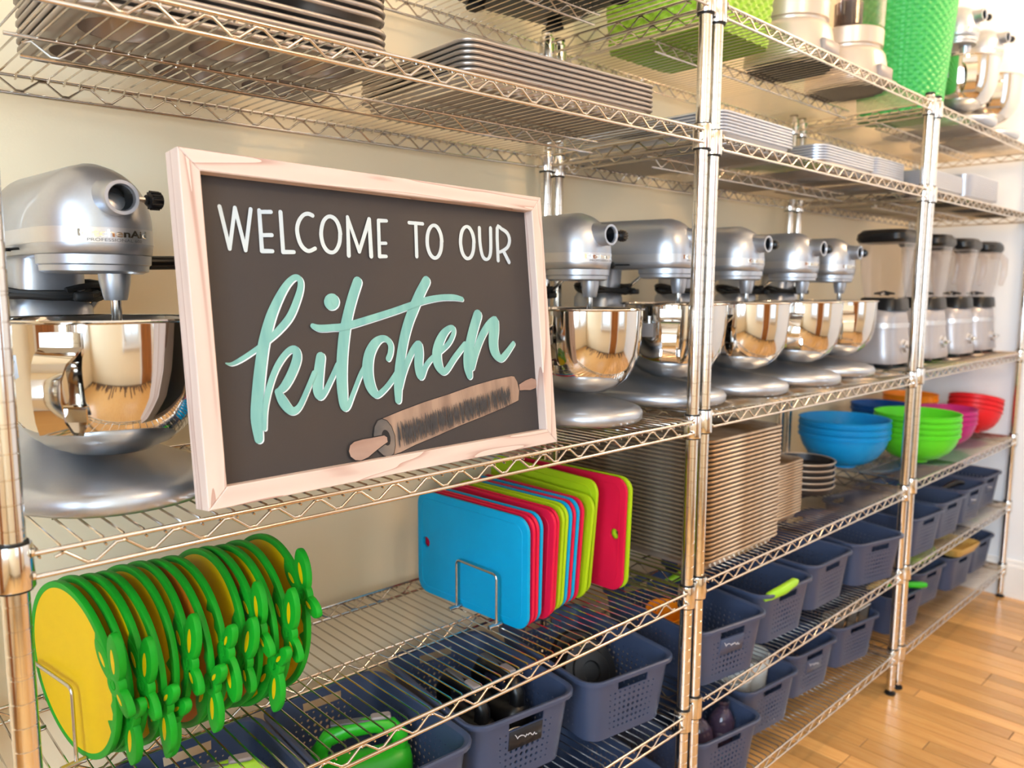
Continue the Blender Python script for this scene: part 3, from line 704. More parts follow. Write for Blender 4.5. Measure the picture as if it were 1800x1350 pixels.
SIGN = {"letters":[["W",[[[2.03,13.81,0.2],[2.35,11.87,0.19],[2.77,13.81,0.19],[3.13,11.83,0.19],[3.55,13.8,0.2]]]],["E",[[[4.02,13.79,0.21],[3.98,11.84,0.22],[4.53,11.85,0.2]],[[4.07,13.72,0.19],[4.61,13.76,0.2]],[[4.02,12.6,0.19],[4.55,12.63,0.2]]]],["L",[[[5.15,13.8,0.22],[5.11,11.84,0.22],[5.7,11.86,0.2]]]],["C",[[[6.95,13.77,0.22],[6.71,13.84,0.21],[6.43,13.76,0.19],[6.16,13.47,0.21],[6.0,13.08,0.22],[6.01,12.68,0.23],[6.11,12.31,0.23],[6.3,12.06,0.23],[6.57,11.95,0.2],[6.94,12.1,0.2]]]],["O",[[[8.52,12.93,0.24],[8.49,12.69,0.23],[8.43,12.45,0.23],[8.33,12.25,0.22],[8.21,12.09,0.21],[8.07,11.98,0.19],[7.92,11.94,0.2],[7.77,11.96,0.21],[7.63,12.04,0.23],[7.52,12.17,0.23],[7.43,12.35,0.23],[7.38,12.57,0.23],[7.36,12.81,0.23],[7.39,13.05,0.22],[7.45,13.27,0.22],[7.54,13.48,0.21],[7.66,13.64,0.2],[7.8,13.75,0.19],[7.95,13.8,0.2],[8.1,13.78,0.22],[8.24,13.71,0.23],[8.36,13.58,0.24],[8.45,13.39,0.24],[8.5,13.17,0.24],[8.52,12.93,0.24]]]],["M",[[[8.96,11.83,0.25],[9.05,13.85,0.2],[9.63,12.06,0.22],[10.42,13.83,0.24],[10.36,11.84,0.26]]]],["E",[[[11.61,13.84,0.19],[11.05,13.81,0.22],[10.93,11.86,0.23],[11.38,11.87,0.19]],[[10.98,12.57,0.18],[11.42,12.59,0.18]]]],["T",[[[13.18,13.85,0.2],[14.17,13.85,0.2]],[[13.66,13.84,0.24],[13.54,11.96,0.24]]]],["O",[[[15.52,12.92,0.27],[15.49,12.67,0.26],[15.43,12.44,0.26],[15.33,12.23,0.25],[15.21,12.07,0.23],[15.08,11.97,0.21],[14.93,11.92,0.2],[14.79,11.95,0.23],[14.66,12.03,0.25],[14.55,12.17,0.26],[14.47,12.36,0.26],[14.42,12.58,0.26],[14.41,12.82,0.26],[14.44,13.07,0.26],[14.5,13.3,0.25],[14.59,13.5,0.24],[14.71,13.66,0.23],[14.84,13.77,0.2],[14.99,13.82,0.2],[15.13,13.8,0.23],[15.26,13.72,0.26],[15.37,13.58,0.27],[15.46,13.39,0.27],[15.51,13.17,0.27],[15.52,12.92,0.27]]]],["O",[[[18.13,13.0,0.27],[18.1,12.75,0.27],[18.04,12.51,0.26],[17.95,12.3,0.25],[17.83,12.14,0.24],[17.69,12.03,0.21],[17.55,11.99,0.2],[17.4,12.01,0.23],[17.27,12.1,0.25],[17.16,12.24,0.26],[17.08,12.43,0.27],[17.04,12.66,0.27],[17.02,12.9,0.26],[17.05,13.15,0.26],[17.11,13.39,0.26],[17.2,13.6,0.25],[17.32,13.76,0.23],[17.45,13.87,0.2],[17.6,13.92,0.19],[17.74,13.9,0.23],[17.87,13.82,0.26],[17.98,13.67,0.27],[18.07,13.48,0.28],[18.12,13.25,0.28],[18.13,13.0,0.27]]]],["U",[[[18.69,13.91,0.26],[18.65,13.07,0.26],[18.73,12.37,0.26],[18.9,12.06,0.25],[19.18,12.01,0.19],[19.41,12.22,0.25],[19.54,12.7,0.27],[19.64,13.95,0.27]]]],["R",[[[20.14,11.98,0.27],[20.25,13.99,0.27],[20.64,13.98,0.23],[21.13,13.74,0.27],[21.29,13.3,0.28],[21.04,12.83,0.24],[20.41,12.53,0.2],[20.15,12.52,0.19]],[[20.67,12.57,0.27],[21.08,11.9,0.28]]]]],"kit":[[[3.01,2.84,0.44],[2.99,3.88,0.61],[3.18,5.19,0.61],[3.45,6.51,0.59],[3.71,7.51,0.57],[4.14,8.64,0.52],[4.67,9.59,0.43],[5.18,10.27,0.35],[5.64,10.61,0.29],[5.9,10.49,0.32],[5.91,10.15,0.33],[5.7,9.59,0.36],[5.2,8.69,0.38],[4.53,8.02,0.35],[3.81,7.47,0.27],[3.13,7.06,0.23],[2.46,6.7,0.22],[1.96,6.5,0.16],[1.69,6.54,0.08]],[[3.34,3.3,0.22],[3.44,4.16,0.26],[3.67,5.02,0.31],[4.04,5.87,0.31],[4.47,6.52,0.32],[4.97,6.98,0.32],[5.32,7.0,0.42],[5.38,6.61,0.49],[5.07,5.94,0.48],[4.59,5.28,0.44],[4.19,5.01,0.28]],[[4.19,5.01,0.34],[4.41,4.54,0.51],[4.72,4.1,0.46],[5.01,4.0,0.38],[5.35,4.25,0.3],[5.81,4.98,0.28],[6.28,5.79,0.28]],[[6.75,6.57,0.53],[6.56,5.77,0.58],[6.43,5.0,0.58],[6.5,4.6,0.44],[6.8,4.75,0.31],[7.32,5.5,0.29],[7.71,6.12,0.29]],[[9.36,10.45,0.56],[8.98,9.67,0.58],[8.59,8.71,0.59],[8.28,7.7,0.65],[8.05,6.61,0.65],[7.91,5.53,0.65],[7.88,4.66,0.61],[7.92,3.93,0.47],[8.16,3.94,0.3],[8.51,4.53,0.26],[9.04,5.45,0.26],[9.35,5.88,0.26]],[[6.41,8.17,0.26],[6.8,8.04,0.36],[7.55,8.05,0.37],[8.49,8.13,0.39],[9.57,8.37,0.42],[11.14,8.68,0.43]],[[7.69,9.66,0.39],[7.63,9.12,0.38]],[[7.87,9.39,0.45],[7.86,9.33,0.45],[7.83,9.27,0.43],[7.79,9.23,0.41],[7.74,9.19,0.4],[7.69,9.17,0.39],[7.63,9.16,0.39],[7.57,9.17,0.41],[7.52,9.19,0.43],[7.48,9.23,0.44],[7.45,9.28,0.45],[7.43,9.33,0.45],[7.43,9.39,0.45],[7.45,9.45,0.44],[7.47,9.5,0.43],[7.51,9.55,0.41],[7.56,9.59,0.39],[7.61,9.61,0.38],[7.67,9.62,0.39],[7.73,9.61,0.41],[7.78,9.59,0.43],[7.82,9.55,0.45],[7.85,9.5,0.46],[7.87,9.45,0.46],[7.87,9.39,0.46]],[[8.87,8.26,0.34],[9.98,8.48,0.35],[11.15,8.74,0.38],[12.61,9.12,0.38],[13.8,9.43,0.38],[15.02,9.61,0.36],[16.09,9.63,0.36],[16.76,9.53,0.27]],[[11.0,6.27,0.34],[11.16,6.55,0.35],[11.23,6.98,0.36],[11.01,7.31,0.35],[10.64,7.38,0.37],[10.2,7.15,0.53],[9.82,6.68,0.63],[9.62,6.13,0.68],[9.56,5.52,0.68],[9.66,4.9,0.63],[9.91,4.45,0.48],[10.17,4.37,0.35],[10.7,4.7,0.32],[11.21,5.16,0.32],[11.64,5.64,0.3]],[[14.11,10.57,0.59],[13.59,9.88,0.64],[13.1,9.11,0.67],[12.61,8.28,0.64],[12.21,7.39,0.63],[11.92,6.51,0.61],[11.68,5.63,0.61],[11.52,4.76,0.57],[11.45,3.94,0.44]],[[11.63,4.62,0.39],[11.94,5.36,0.39],[12.32,6.04,0.39],[12.79,6.69,0.39],[13.19,6.97,0.45],[13.19,6.51,0.61],[13.09,5.87,0.61],[13.11,5.28,0.51],[13.27,5.14,0.38],[13.62,5.71,0.35],[14.17,6.17,0.3],[14.81,6.5,0.3],[15.47,6.94,0.32],[15.88,7.47,0.31],[15.91,7.8,0.31],[15.6,7.81,0.36],[15.12,7.49,0.53],[14.72,6.97,0.64],[14.49,6.38,0.69],[14.52,5.79,0.65],[14.79,5.34,0.45],[15.15,5.38,0.4],[15.84,6.05,0.39],[16.74,6.82,0.36]],[[17.99,8.55,0.7],[17.58,7.76,0.72],[17.22,6.94,0.72],[16.95,6.13,0.74],[16.88,5.44,0.69],[16.95,4.92,0.49]],[[17.21,5.42,0.46],[17.57,6.23,0.5],[18.15,7.19,0.53],[18.86,7.94,0.52],[19.43,8.21,0.55],[19.33,7.71,0.8],[19.15,6.87,0.8],[19.24,6.22,0.7],[19.65,5.81,0.46],[20.07,5.97,0.46],[20.93,6.69,0.34]]],"pin":{"barrel":[[10.32,3.03],[11.63,3.32],[13.35,3.65],[15.16,3.92],[17.07,4.26],[18.99,4.51],[20.58,4.63],[20.85,4.58],[21.09,4.24],[21.22,3.66],[21.08,3.03],[19.76,2.71],[17.77,2.33],[15.9,2.0],[14.03,1.61],[12.45,1.31],[11.42,1.05],[10.85,0.96],[11.03,1.4],[11.06,1.91],[10.9,2.45],[10.66,2.84]],"end":[[10.24,3.01],[10.55,2.88],[10.83,2.53],[11.01,1.99],[11.0,1.47],[10.85,1.03],[10.52,0.89],[10.18,1.03],[9.86,1.33],[9.66,1.77],[9.63,2.22],[9.73,2.65],[9.96,2.95]],"handle":[[10.28,2.11],[10.46,1.99],[10.48,1.73],[10.19,1.61],[9.71,1.39],[9.14,1.09],[8.68,0.98],[8.32,1.05],[8.04,1.28],[7.96,1.57],[8.06,1.86],[8.33,2.01],[8.86,2.07],[9.54,2.08]],"far":[[21.23,4.04],[21.86,4.26],[22.44,4.37],[22.82,4.26],[22.95,3.98],[22.77,3.69],[22.25,3.6],[21.69,3.66],[21.25,3.66]]}}
def smooth_path(P, closed=False, sub=5):
    if len(P) < 3: return P
    out = []
    n = len(P)
    for i in range(n - 1):
        p0 = P[max(i - 1, 0)]; p1 = P[i]; p2 = P[i + 1]; p3 = P[min(i + 2, n - 1)]
        for k in range(sub):
            t = k / sub
            out.append([0.5 * ((2 * p1[j]) + (-p0[j] + p2[j]) * t + (2 * p0[j] - 5 * p1[j] + 4 * p2[j] - p3[j]) * t * t + (-p0[j] + 3 * p1[j] - 3 * p2[j] + p3[j]) * t ** 3) for j in range(3)])
    out.append(P[-1])
    return out
def stroke(mb, P, y, th=0.012, dx=0.0, dz=0.0, wmul=1.0):
    """brush stroke ribbon with round ends, raised a hair from the board"""
    n = len(P); L = []; Rr = []
    for i in range(n):
        a = P[max(i - 1, 0)]; b = P[min(i + 1, n - 1)]
        d = Vector((b[0] - a[0], b[1] - a[1]))
        if d.length < 1e-6: d = Vector((1, 0))
        d.normalize(); w = P[i][2] * wmul / 2
        L.append((P[i][0] - d.y * w + dx, P[i][1] + d.x * w + dz)); Rr.append((P[i][0] + d.y * w + dx, P[i][1] - d.x * w + dz))
    def arc(c, frm, cw):
        a0 = math.atan2(frm[1] - c[1], frm[0] - c[0]); r = math.hypot(frm[0] - c[0], frm[1] - c[1])
        return [(c[0] + r * math.cos(a0 + cw * math.pi * k / 6), c[1] + r * math.sin(a0 + cw * math.pi * k / 6)) for k in range(1, 6)]
    c0 = (P[0][0] + dx, P[0][1] + dz); c1 = (P[-1][0] + dx, P[-1][1] + dz)
    yy = [y - 0.02 * i / max(1, n - 1) for i in range(n)]     # the brush climbs a hair so that a stroke can cross itself
    for i in range(n - 1):
        mb.face([mb.pt((p[0], h, p[1])) for p, h in ((L[i], yy[i]), (Rr[i], yy[i]), (Rr[i + 1], yy[i + 1]), (L[i + 1], yy[i + 1]))])
    mb.face([mb.pt((p[0], y, p[1])) for p in [L[0]] + arc(c0, L[0], 1) + [Rr[0]]])
    mb.face([mb.pt((p[0], yy[-1], p[1])) for p in [L[-1]] + arc(c1, L[-1], -1) + [Rr[-1]]])
lay = [BDY - 0.008]
def nexty():
    lay[0] -= 0.012; return lay[0]
for ch, strokes in SIGN['letters']:
    mb = MB(); lay[0] = BDY - 0.008
    for s in strokes:
        if ch in 'COUR' and len(s) > 4: s = smooth_path(s, sub=3)
        if ch in 'WM' or (ch in 'ELT'):
            for a, b in zip(s, s[1:]): stroke(mb, [a, b], nexty())
        else: stroke(mb, s, nexty())
    mb.build('letter', 'letter_white', sign, smooth=0)
K = SIGN['kit']
cross = K[5][:4] + K[8][2:]
for grp in ([K[0], K[1], K[2]], [K[3]], [K[7]], [K[4]], [cross], [K[9]], [K[10]], [K[11]], [K[12], K[13]]):
    e = MB(); paths = [smooth_path(s) for s in grp]; lay[0] = BDY - 0.03 - (0.03 if grp[0] is cross else 0)
    for p in paths: stroke(e, p, BDY - 0.01, dx=0.085, dz=-0.045)
    mb = MB()
    for p in paths: stroke(mb, p, nexty())
    lo = mb.build('letter', 'letter_mint', sign, smooth=0)
    e.build('chalk_edge', 'letter_edge', lo, smooth=0)
def flat(poly, y, m, nm, parent, th=0.0):
    mb = MB(); mb.face([mb.pt((x, y, z)) for x, z in poly]); return mb.build(nm, m, parent, smooth=0)
PIN = SIGN['pin']
lay[0] = BDY - 0.004
root_pin = flat(inset(PIN['barrel'], -0.05), nexty(), 'pin_line', 'rolling_pin_drawing', sign)
flat(PIN['barrel'], nexty(), 'pin_tan', 'drawn_barrel', root_pin)
flat(inset(PIN['far'], -0.04), nexty(), 'pin_line', 'drawn_outline', root_pin); flat(PIN['far'], nexty(), 'pin_handle', 'drawn_handle', root_pin)
flat(inset(PIN['end'], -0.045), nexty(), 'pin_line', 'drawn_outline', root_pin); flat(PIN['end'], nexty(), 'pin_end', 'drawn_end', root_pin)
ce = [sum(p[0] for p in PIN['end']) / len(PIN['end']), sum(p[1] for p in PIN['end']) / len(PIN['end'])]
ring = [(ce[0] + 0.1 + (x - ce[0]) * 0.42, ce[1] + (z - ce[1]) * 0.42) for x, z in PIN['end']]
flat(ring, nexty(), 'pin_line', 'drawn_outline', root_pin)
flat(inset(PIN['handle'], -0.055), nexty(), 'pin_line', 'drawn_outline', root_pin); flat(PIN['handle'], nexty(), 'pin_handle', 'drawn_handle', root_pin)
mb = MB(); rr = random.Random(5); yb = nexty()      # brushed dark hatching on the barrel
for i in range(420):
    u = rr.random() * 0.97; bx0 = 11.2 + 9.3 * u; zt = 3.15 + 1.4 * u; zb = 1.25 + 1.6 * u; h = zt - zb
    z1 = zt - h * rr.uniform(0.2, 0.5); z0 = max(zb + 0.05, z1 - h * rr.uniform(0.25, 0.75))
    stroke(mb, [(bx0, z1, 0.012), (bx0 + 0.03, (z0 + z1) / 2, rr.uniform(0.03, 0.09)), (bx0 + rr.uniform(0, 0.12), z0, 0.02)], yb - 0.00001 * i)
mb.build('drawn_hatching', 'print_dark', root_pin, smooth=0)

# ------------------------------------------------------------------ round cutting boards
def plate(outer, holes, th, bev=0.05):
    """flat plate (x,y outline) with holes; mid-plane at z=0"""
    bm = bmesh.new(); E = []
    for loop in [outer] + holes:
        vs = [bm.verts.new((x * IN, y * IN, -th / 2 * IN)) for x, y in loop]
        for i in range(len(vs)): E.append(bm.edges.new((vs[i], vs[(i + 1) % len(vs)])))
    bmesh.ops.triangle_fill(bm, use_beauty=True, use_dissolve=False, edges=E)
    r = bmesh.ops.extrude_face_region(bm, geom=bm.faces[:])
    bmesh.ops.translate(bm, vec=(0, 0, th * IN), verts=[g for g in r['geom'] if isinstance(g, bmesh.types.BMVert)])
    bmesh.ops.recalc_face_normals(bm, faces=bm.faces)
    if bev:
        ed = [e for e in bm.edges if len(e.link_faces) == 2 and e.calc_face_angle(0) > 1.2]
        bmesh.ops.bevel(bm, geom=ed, offset=bev * IN, segments=2, affect='EDGES', profile=0.6)
    return bm
def plate_mesh(name, m, outer, holes, th, bev=0.05):
    bm = plate(outer, holes, th, bev); me = bpy.data.meshes.new(name); bm.to_mesh(me); bm.free()
    me.shade_smooth(); me.set_sharp_from_angle(angle=R_(50)); me.materials.append(M[m]); return me
def circ(cx, cy, r, n=20, a0=0): return [(cx + r * math.cos(a0 + 2 * math.pi * i / n), cy + r * math.sin(a0 + 2 * math.pi * i / n)) for i in range(n)]
def leaf(cx, cy, hl, hw, ang, n=24, pw=1.25):
    out = []
    for i in range(n):
        t = 2 * math.pi * i / n; u = hl * math.cos(t); w = hw * math.copysign(abs(math.sin(t)) ** pw, math.sin(t))
        out.append((cx + u * math.cos(ang) - w * math.sin(ang), cy + u * math.sin(ang) + w * math.cos(ang)))
    return out
RB = 4.75
outline = []
for i in range(72):     # rim ring: toothed on the inside like a leaf crown
    a = 2 * math.pi * i / 72; outline.append((RB * math.cos(a), RB * 0.985 * math.sin(a)))
inner = []
for i in range(72):
    a = 2 * math.pi * i / 72; r = RB - 0.42
    if i in (6, 66): r -= 0.45
    if i in (3, 69): r -= 0.2
    inner.append((r * math.cos(a), r * math.sin(a)))
rim_me = plate_mesh('rim', 'green_rim', outline, [inner], 0.34, 0.09)
core_me = {c: plate_mesh('core', m, circ(0, 0, RB - 0.2, 48), [], 0.27, 0) for c, m in (('y', 'yellow_core'), ('o', 'orange_core'))}
def prism_leaf(name, m, poly, th, bev, hole=None): return plate_mesh(name, m, poly, [hole] if hole else [], th, bev)
leaf_big = prism_leaf('leaf', 'green_rim', leaf(5.15, 1.45, 1.25, 0.62, R_(84)), 0.4, 0.12)
leaf_big_in = prism_leaf('leaf_inset', 'yellow_core', leaf(5.12, 1.3, 0.62, 0.17, R_(84)), 0.43, 0)
leaf_small = prism_leaf('leaf', 'green_rim', leaf(4.05, 1.2, 1.15, 0.52, R_(118)), 0.4, 0.1)
leaf_small_in = prism_leaf('leaf_inset', 'yellow_core', leaf(4.0, 1.25, 0.4, 0.13, R_(118)), 0.43, 0)
stem_me = prism_leaf('stem', 'green_rim', leaf(5.35, -0.72, 0.75, 0.42, R_(-58), pw=0.9), 0.42, 0.14)
stem_in = prism_leaf('stem_inset', 'yellow_core', leaf(5.2, -0.55, 0.3, 0.1, R_(-58)), 0.45, 0)
knuckle_me = prism_leaf('hanging_hole', 'green_rim', circ(4.75, 0.1, 0.62, 24), 0.42, 0.1, circ(4.72, 0.1, 0.24, 16))
def round_board(x, y, yaw, lean, spin, flip, core, label):
    t = thing('cutting_board', label, 'cutting board', group='round green rimmed cutting boards')
    a = Vector((math.sin(yaw), -math.cos(yaw), 0)); b = Vector((math.sin(lean), 0, math.cos(lean))); b = (b - a * a.dot(b)).normalized(); n = a.cross(b)
    c = Vector((x, y, HA[3] + DK + 0.02 + RB * 0.985 * b.z + 0.0))
    m = Matrix(((a.x, b.x, n.x), (a.y, b.y, n.y), (a.z, b.z, n.z))).to_4x4(); m.translation = c * IN
    t.matrix_world = m @ Matrix.Rotation(spin, 4, 'Z') @ (Matrix.Scale(-1, 4, (0, 1, 0)) if flip else Matrix.Identity(4))
    link(bpy.data.objects.new('rim', rim_me), t); link(bpy.data.objects.new('core', core_me[core]), t)
    for me, ins in ((leaf_big, leaf_big_in), (leaf_small, leaf_small_in), (stem_me, stem_in), (knuckle_me, None)):
        o = link(bpy.data.objects.new(me.name.split('.')[0], me), t)
        if ins is not None: link(bpy.data.objects.new(ins.name.split('.')[0], ins), o)
    return t
NB = 13
core_seq = 'yyyyyyoyyoyyy'
flips = [0, 1, 0, 1, 1, 0, 1, 1, 0, 0, 1, 0, 0]
spins = [8, -14, 2, -10, -22, 6, -8, 10, -4, 14, -10, 6, 26]
for i in range(NB):
    x = -42.7 + (0, 0.66, 1.3, 2.15, 2.85, 3.65, 4.7, 5.4, 6.7, 7.6, 8.3, 9.3, 10.7)[i]
    if i == 0: lb = 'round yellow cutting board with green rim, first in the rack beside the left post'
    elif i == NB - 1: lb = 'round green rimmed cutting board at the far right end of the leaf handled row'
    else: lb = 'round green rimmed cutting board with leaf handle, %s counted from the left post' % ORD[i + 1]
    round_board(x, 8.6 + 0.25 * math.sin(i * 1.7), R_(9 - 0.5 * i + (1.2 if i % 3 == 1 and i > 2 else 0)), R_((-2, -1, 1, -1, 3, 4, 0, 2, 5, 1, 3, 2, 3)[i]), R_(spins[i]), flips[i], core_seq[i], lb)

def wire_divider(x, y0, y1, h, z, label, rz=0.0):
    t = thing('wire_divider', label, 'rack', (x, y0, z + DK), R_(rz), group='wire dividers clipped to the shelf')
    d = y1 - y0; r = 0.35
    pts = [(0, 0, 0.05)] + [(0, r - r * math.cos(a), h - r + r * math.sin(a)) for a in (0, R_(30), R_(60), R_(90))] + [(0, d - r + r * math.sin(a), h - r + r * math.cos(a)) for a in (0, R_(30), R_(60), R_(90))] + [(0, d, 0.05)]
    MB().tube(pts, 0.1, 8).build('hoop', 'steel', t, smooth=60)
    for y in (0, d):
        mb = MB(); mb.tube([(-0.75, y, 0.17), (0.45, y, 0.17)], 0.16, 8); mb.build('clip', 'steel', t, smooth=50)
    return t
wire_divider(-43.1, 7.6, 12.4, 4.2, HA[3], 'bent wire divider holding the round yellow board upright', 9)
wire_divider(-16.3, 5.2, 9.7, 3.9, HA[3], 'bent wire divider in front of the blue rectangular board')

# ------------------------------------------------------------------ rectangular cutting boards
BL, BH = 12.0, 8.3
def slab(L, H, m):
    return plate_mesh('slab', m, rrect(0, L, 0, H, 1.15, 6), [circ(L - 1.0, H / 2, 0.42, 18)], 0.3, 0.09)
slab_me = {(k, s): slab(BL * s, BH * s, m) for k, m in (('b', 'board_blue'), ('r', 'board_red'), ('l', 'board_lime')) for s in (1.0, 1.12)}
def groove(L, H, m):
    mb = MB()
    for side in (-1, 1):
        o = rrect(0.55, L - 0.55, 0.55, H - 0.55, 0.8, 6)
        mb.tube([(x, y, side * 0.135) for x, y in o], 0.045, 5, closed=True)
    return mb.mesh('juice_groove', m, 50)
groove_me = {(k, s): groove(BL * s, BH * s, m) for k, m in (('b', 'board_blue'), ('r', 'board_red'), ('l', 'board_lime')) for s in (1.0, 1.12)}
def rect_board(x, y, yaw, lean, col, label, s=1.0, flip=False, dz=0.0):
    t = thing('cutting_board', label, 'cutting board', group='rectangular plastic cutting boards')
    a = Vector((-math.sin(yaw), math.cos(yaw), 0)); b = Vector((math.sin(lean), 0, math.cos(lean))); b = (b - a * a.dot(b)).normalized(); n = a.cross(b)
    m = Matrix(((a.x, b.x, n.x), (a.y, b.y, n.y), (a.z, b.z, n.z))).to_4x4(); m.translation = Vector((x, y, HA[3] + DK + 0.03 + dz)) * IN
    if flip: m = m @ Matrix.Translation((BL * s * IN, 0, 0)) @ Matrix.Rotation(math.pi, 4, 'Y')
    t.matrix_world = m
    link(bpy.data.objects.new('slab', slab_me[(col, s)]), t); link(bpy.data.objects.new('juice_groove', groove_me[(col, s)]), t)
    return t
CN = {'b': 'blue', 'r': 'red', 'l': 'lime green'}
seq = [('b', -15.3, 2.9, 3, 0.0, 'blue rectangular cutting board with finger hole, front of the colourful row'),
       ('r', -14.75, 3.0, 3, 0.6, 'red rectangular cutting board directly behind the front blue one'),
       ('r', -14.3, 3.1, 3, 0.9, 'second red rectangular cutting board behind the front blue one'),
       ('b', -13.85, 3.2, 3, 1.3, 'blue cutting board sandwiched between two pairs of red boards'),
       ('r', -12.9, 3.0, 2, 3.2, 'bright red cutting board standing clear, third red from the front'),
       ('r', -12.4, 3.2, 2, 3.4, 'red cutting board just in front of the paired lime green boards'),
       ('l', -11.6, 3.5, 2, 4.2, 'lime green cutting board right behind the red pair'),
       ('l', -11.1, 3.6, 2, 4.4, 'lime green cutting board followed by a thin blue one'),
       ('b', -10.6, 3.7, 2, 4.6, 'blue cutting board behind the paired lime green boards'),
       ('r', -10.1, 3.8, 2, 4.8, 'thin red cutting board between the two rear blue boards'),
       ('b', -9.6, 3.9, 1, 5.0, 'rear blue cutting board next to the rounded red board'),
       ('r', -9.1, 3.9, 0, 5.2, 'red cutting board in front of the leaning lime green board')]
for c, x, y, yw, ln, lb in seq: rect_board(x, y, R_(yw), R_(ln), c, lb)
rect_board(-8.2, 3.9, R_(-4), R_(7), 'l', 'lime green cutting board leaning back with a visible groove', 1.0)
rect_board(-7.2, 4.3, R_(-4), R_(5.5), 'l', 'taller lime green cutting board peeking above the leaning one', 1.12)
rect_board(-4.6, 3.0, R_(2), R_(2.5), 'r', 'large red cutting board with blue marks near the right post', 1.12, True)
rect_board(-4.05, 2.95, R_(2), R_(2.5), 'l', 'lime green cutting board last of the row, behind the marked red board', 1.12, True)
_t = [o for o in COL.objects if o.get('label', '').startswith('large red cutting board')][0]
for i, pts in enumerate(([(2.7, 8.6), (1.4, 8.1)], [(1.05, 7.6), (0.95, 6.3)], [(1.45, 3.0), (1.45, 2.8)], [(1.6, 2.1), (1.6, 1.8)])):
    MB().tube([(x, y, 0.17) for x, y in pts], 0.09, 6).build('blue_mark', 'bowl_navy', _t)

# ------------------------------------------------------------------ pans
def sheet_pan_mesh(w, d, h, m, r=1.0, flare=0.45, name='sheet_pan'):
    mb = MB()
    def ring(i, z, rr): return [(x, y, z) for x, y in rrect(-w / 2 + i, w / 2 - i, -d / 2 + i, d / 2 - i, rr, 4)]
    t = 0.05
    mb.loft([ring(flare + 0.1, 0, r - 0.3), ring(flare, 0.08, r - 0.2), ring(0.3, h - 0.22, r), ring(0.06, h - 0.22, r), ring(0, h - 0.15, r), ring(0, h - 0.07, r), ring(0.06, h, r), ring(0.28, h, r), ring(0.314, h - 0.06, r), ring(flare + 0.02, 0.11, r - 0.2), ring(flare + 0.14, t, r - 0.3)])
    return mb.mesh(name, m, 40)
def stack(name, cat, me, x, y, z, n, dz, labels, group, rz=0, jit=0.005, seed=0, child=None, rotx=0.0):
    rn = random.Random(seed)
    for i in range(n):
        o = bpy.data.objects.new(name, me); link(o)
        o.location = Vector((x + rn.uniform(-jit, jit), y + rn.uniform(-jit, jit), z + DK + i * dz)) * IN
        o.rotation_euler = (rotx, 0, R_(rz) + rn.uniform(-1, 1) * jit * 0.12)
        k = n - i
        lb = ('topmost ' + labels) if i == n - 1 else ('bottom ' + labels) if i == 0 else (ORD[k] + ' from top ' + labels)
        tag(o, lb, cat, group)
        if child is not None:
            for nm, cm in child: link(bpy.data.objects.new(nm, cm), o)
brown = sheet_pan_mesh(13.0, 17.0, 1.0, 'pan_brown', flare=0.6)
stack('sheet_pan', 'pan', brown, 9.3, 8.6, HB[3], 28, 0.385, 'browned sheet pan in the tall stack beside the front post pair', 'tall stack of browned sheet pans', seed=1)
quarter = sheet_pan_mesh(9.6, 13.0, 0.95, 'pan_brown', flare=0.6)
stack('sheet_pan', 'pan', quarter, 20.6, 9.0, HB[3], 19, 0.3, 'small browned pan in the lower stack behind the tall pan stack', 'stack of small browned pans', seed=2)
grey = sheet_pan_mesh(17.6, 13.0, 0.95, 'pan_grey', flare=0.6)
stack('baking_sheet', 'pan', grey, -12.6, 8.0, HA[1] - 0.02, 6, 0.34, 'wide grey baking sheet in the low pile above the sign', 'low pile of grey baking sheets', rz=-3, jit=0.008, seed=3)
silver = sheet_pan_mesh(13.0, 17.4, 0.95, 'pan_silver', r=1.3, flare=0.6)
silver_q = sheet_pan_mesh(9.2, 13.2, 0.95, 'pan_silver', r=1.2, flare=0.6)
stack('sheet_pan', 'pan', silver, 9.8, 9.2, HB[1], 7, 0.26, 'silver sheet pan, first stack right of the front post pair', 'first silver pan stack', seed=4)
stack('sheet_pan', 'pan', silver, 28.6, 9.6, HB[1], 6, 0.26, 'silver sheet pan in the middle stack of the upper middle unit', 'second silver pan stack', seed=5)
stack('sheet_pan', 'pan', silver_q, 41.2, 8.4, HB[1], 8, 0.26, 'silver sheet pan in the stack left of the far post pair', 'third silver pan stack', seed=6)
stack('sheet_pan', 'pan', silver, 56.5, 9.4, HC[1], 8, 0.26, 'silver sheet pan in the stack right of the far post pair', 'fourth silver pan stack', seed=7)
stack('sheet_pan', 'pan', silver, 70.8, 9.2, HC[1], 11, 0.27, 'silver sheet pan in the last stack before the end wall', 'fifth silver pan stack', seed=8)
# muffin tins
MW, MD = 15.8, 11.2
cups = [(cx, cy) for cx in (-5.0, 0, 5.0) for cy in (-2.6, 2.6)]
def tin_plate():
    bm = plate(rrect(-MW / 2, MW / 2, -MD / 2, MD / 2, 1.4, 5), [circ(cx, cy, 1.95, 24) for cx, cy in cups], 0.06, 0)
    me = bpy.data.meshes.new('muffin_tin'); bm.to_mesh(me); bm.free(); me.materials.append(M['pan_grey']); return me
tin_me = tin_plate()
mb = MB(); mb.tube([(x, y, -0.05) for x, y in rrect(-MW / 2, MW / 2, -MD / 2, MD / 2, 1.4, 5)], 0.14, 8, closed=True); tin_rim = mb.mesh('rolled_rim', 'pan_grey', 60)
mb = MB(); mb.lathe([(2.02, 0.03), (1.95, 0.0), (1.5, -1.55), (1.4, -1.62), (0.01, -1.6)], 24); cup_me = mb.mesh('cup', 'pan_grey', 45)
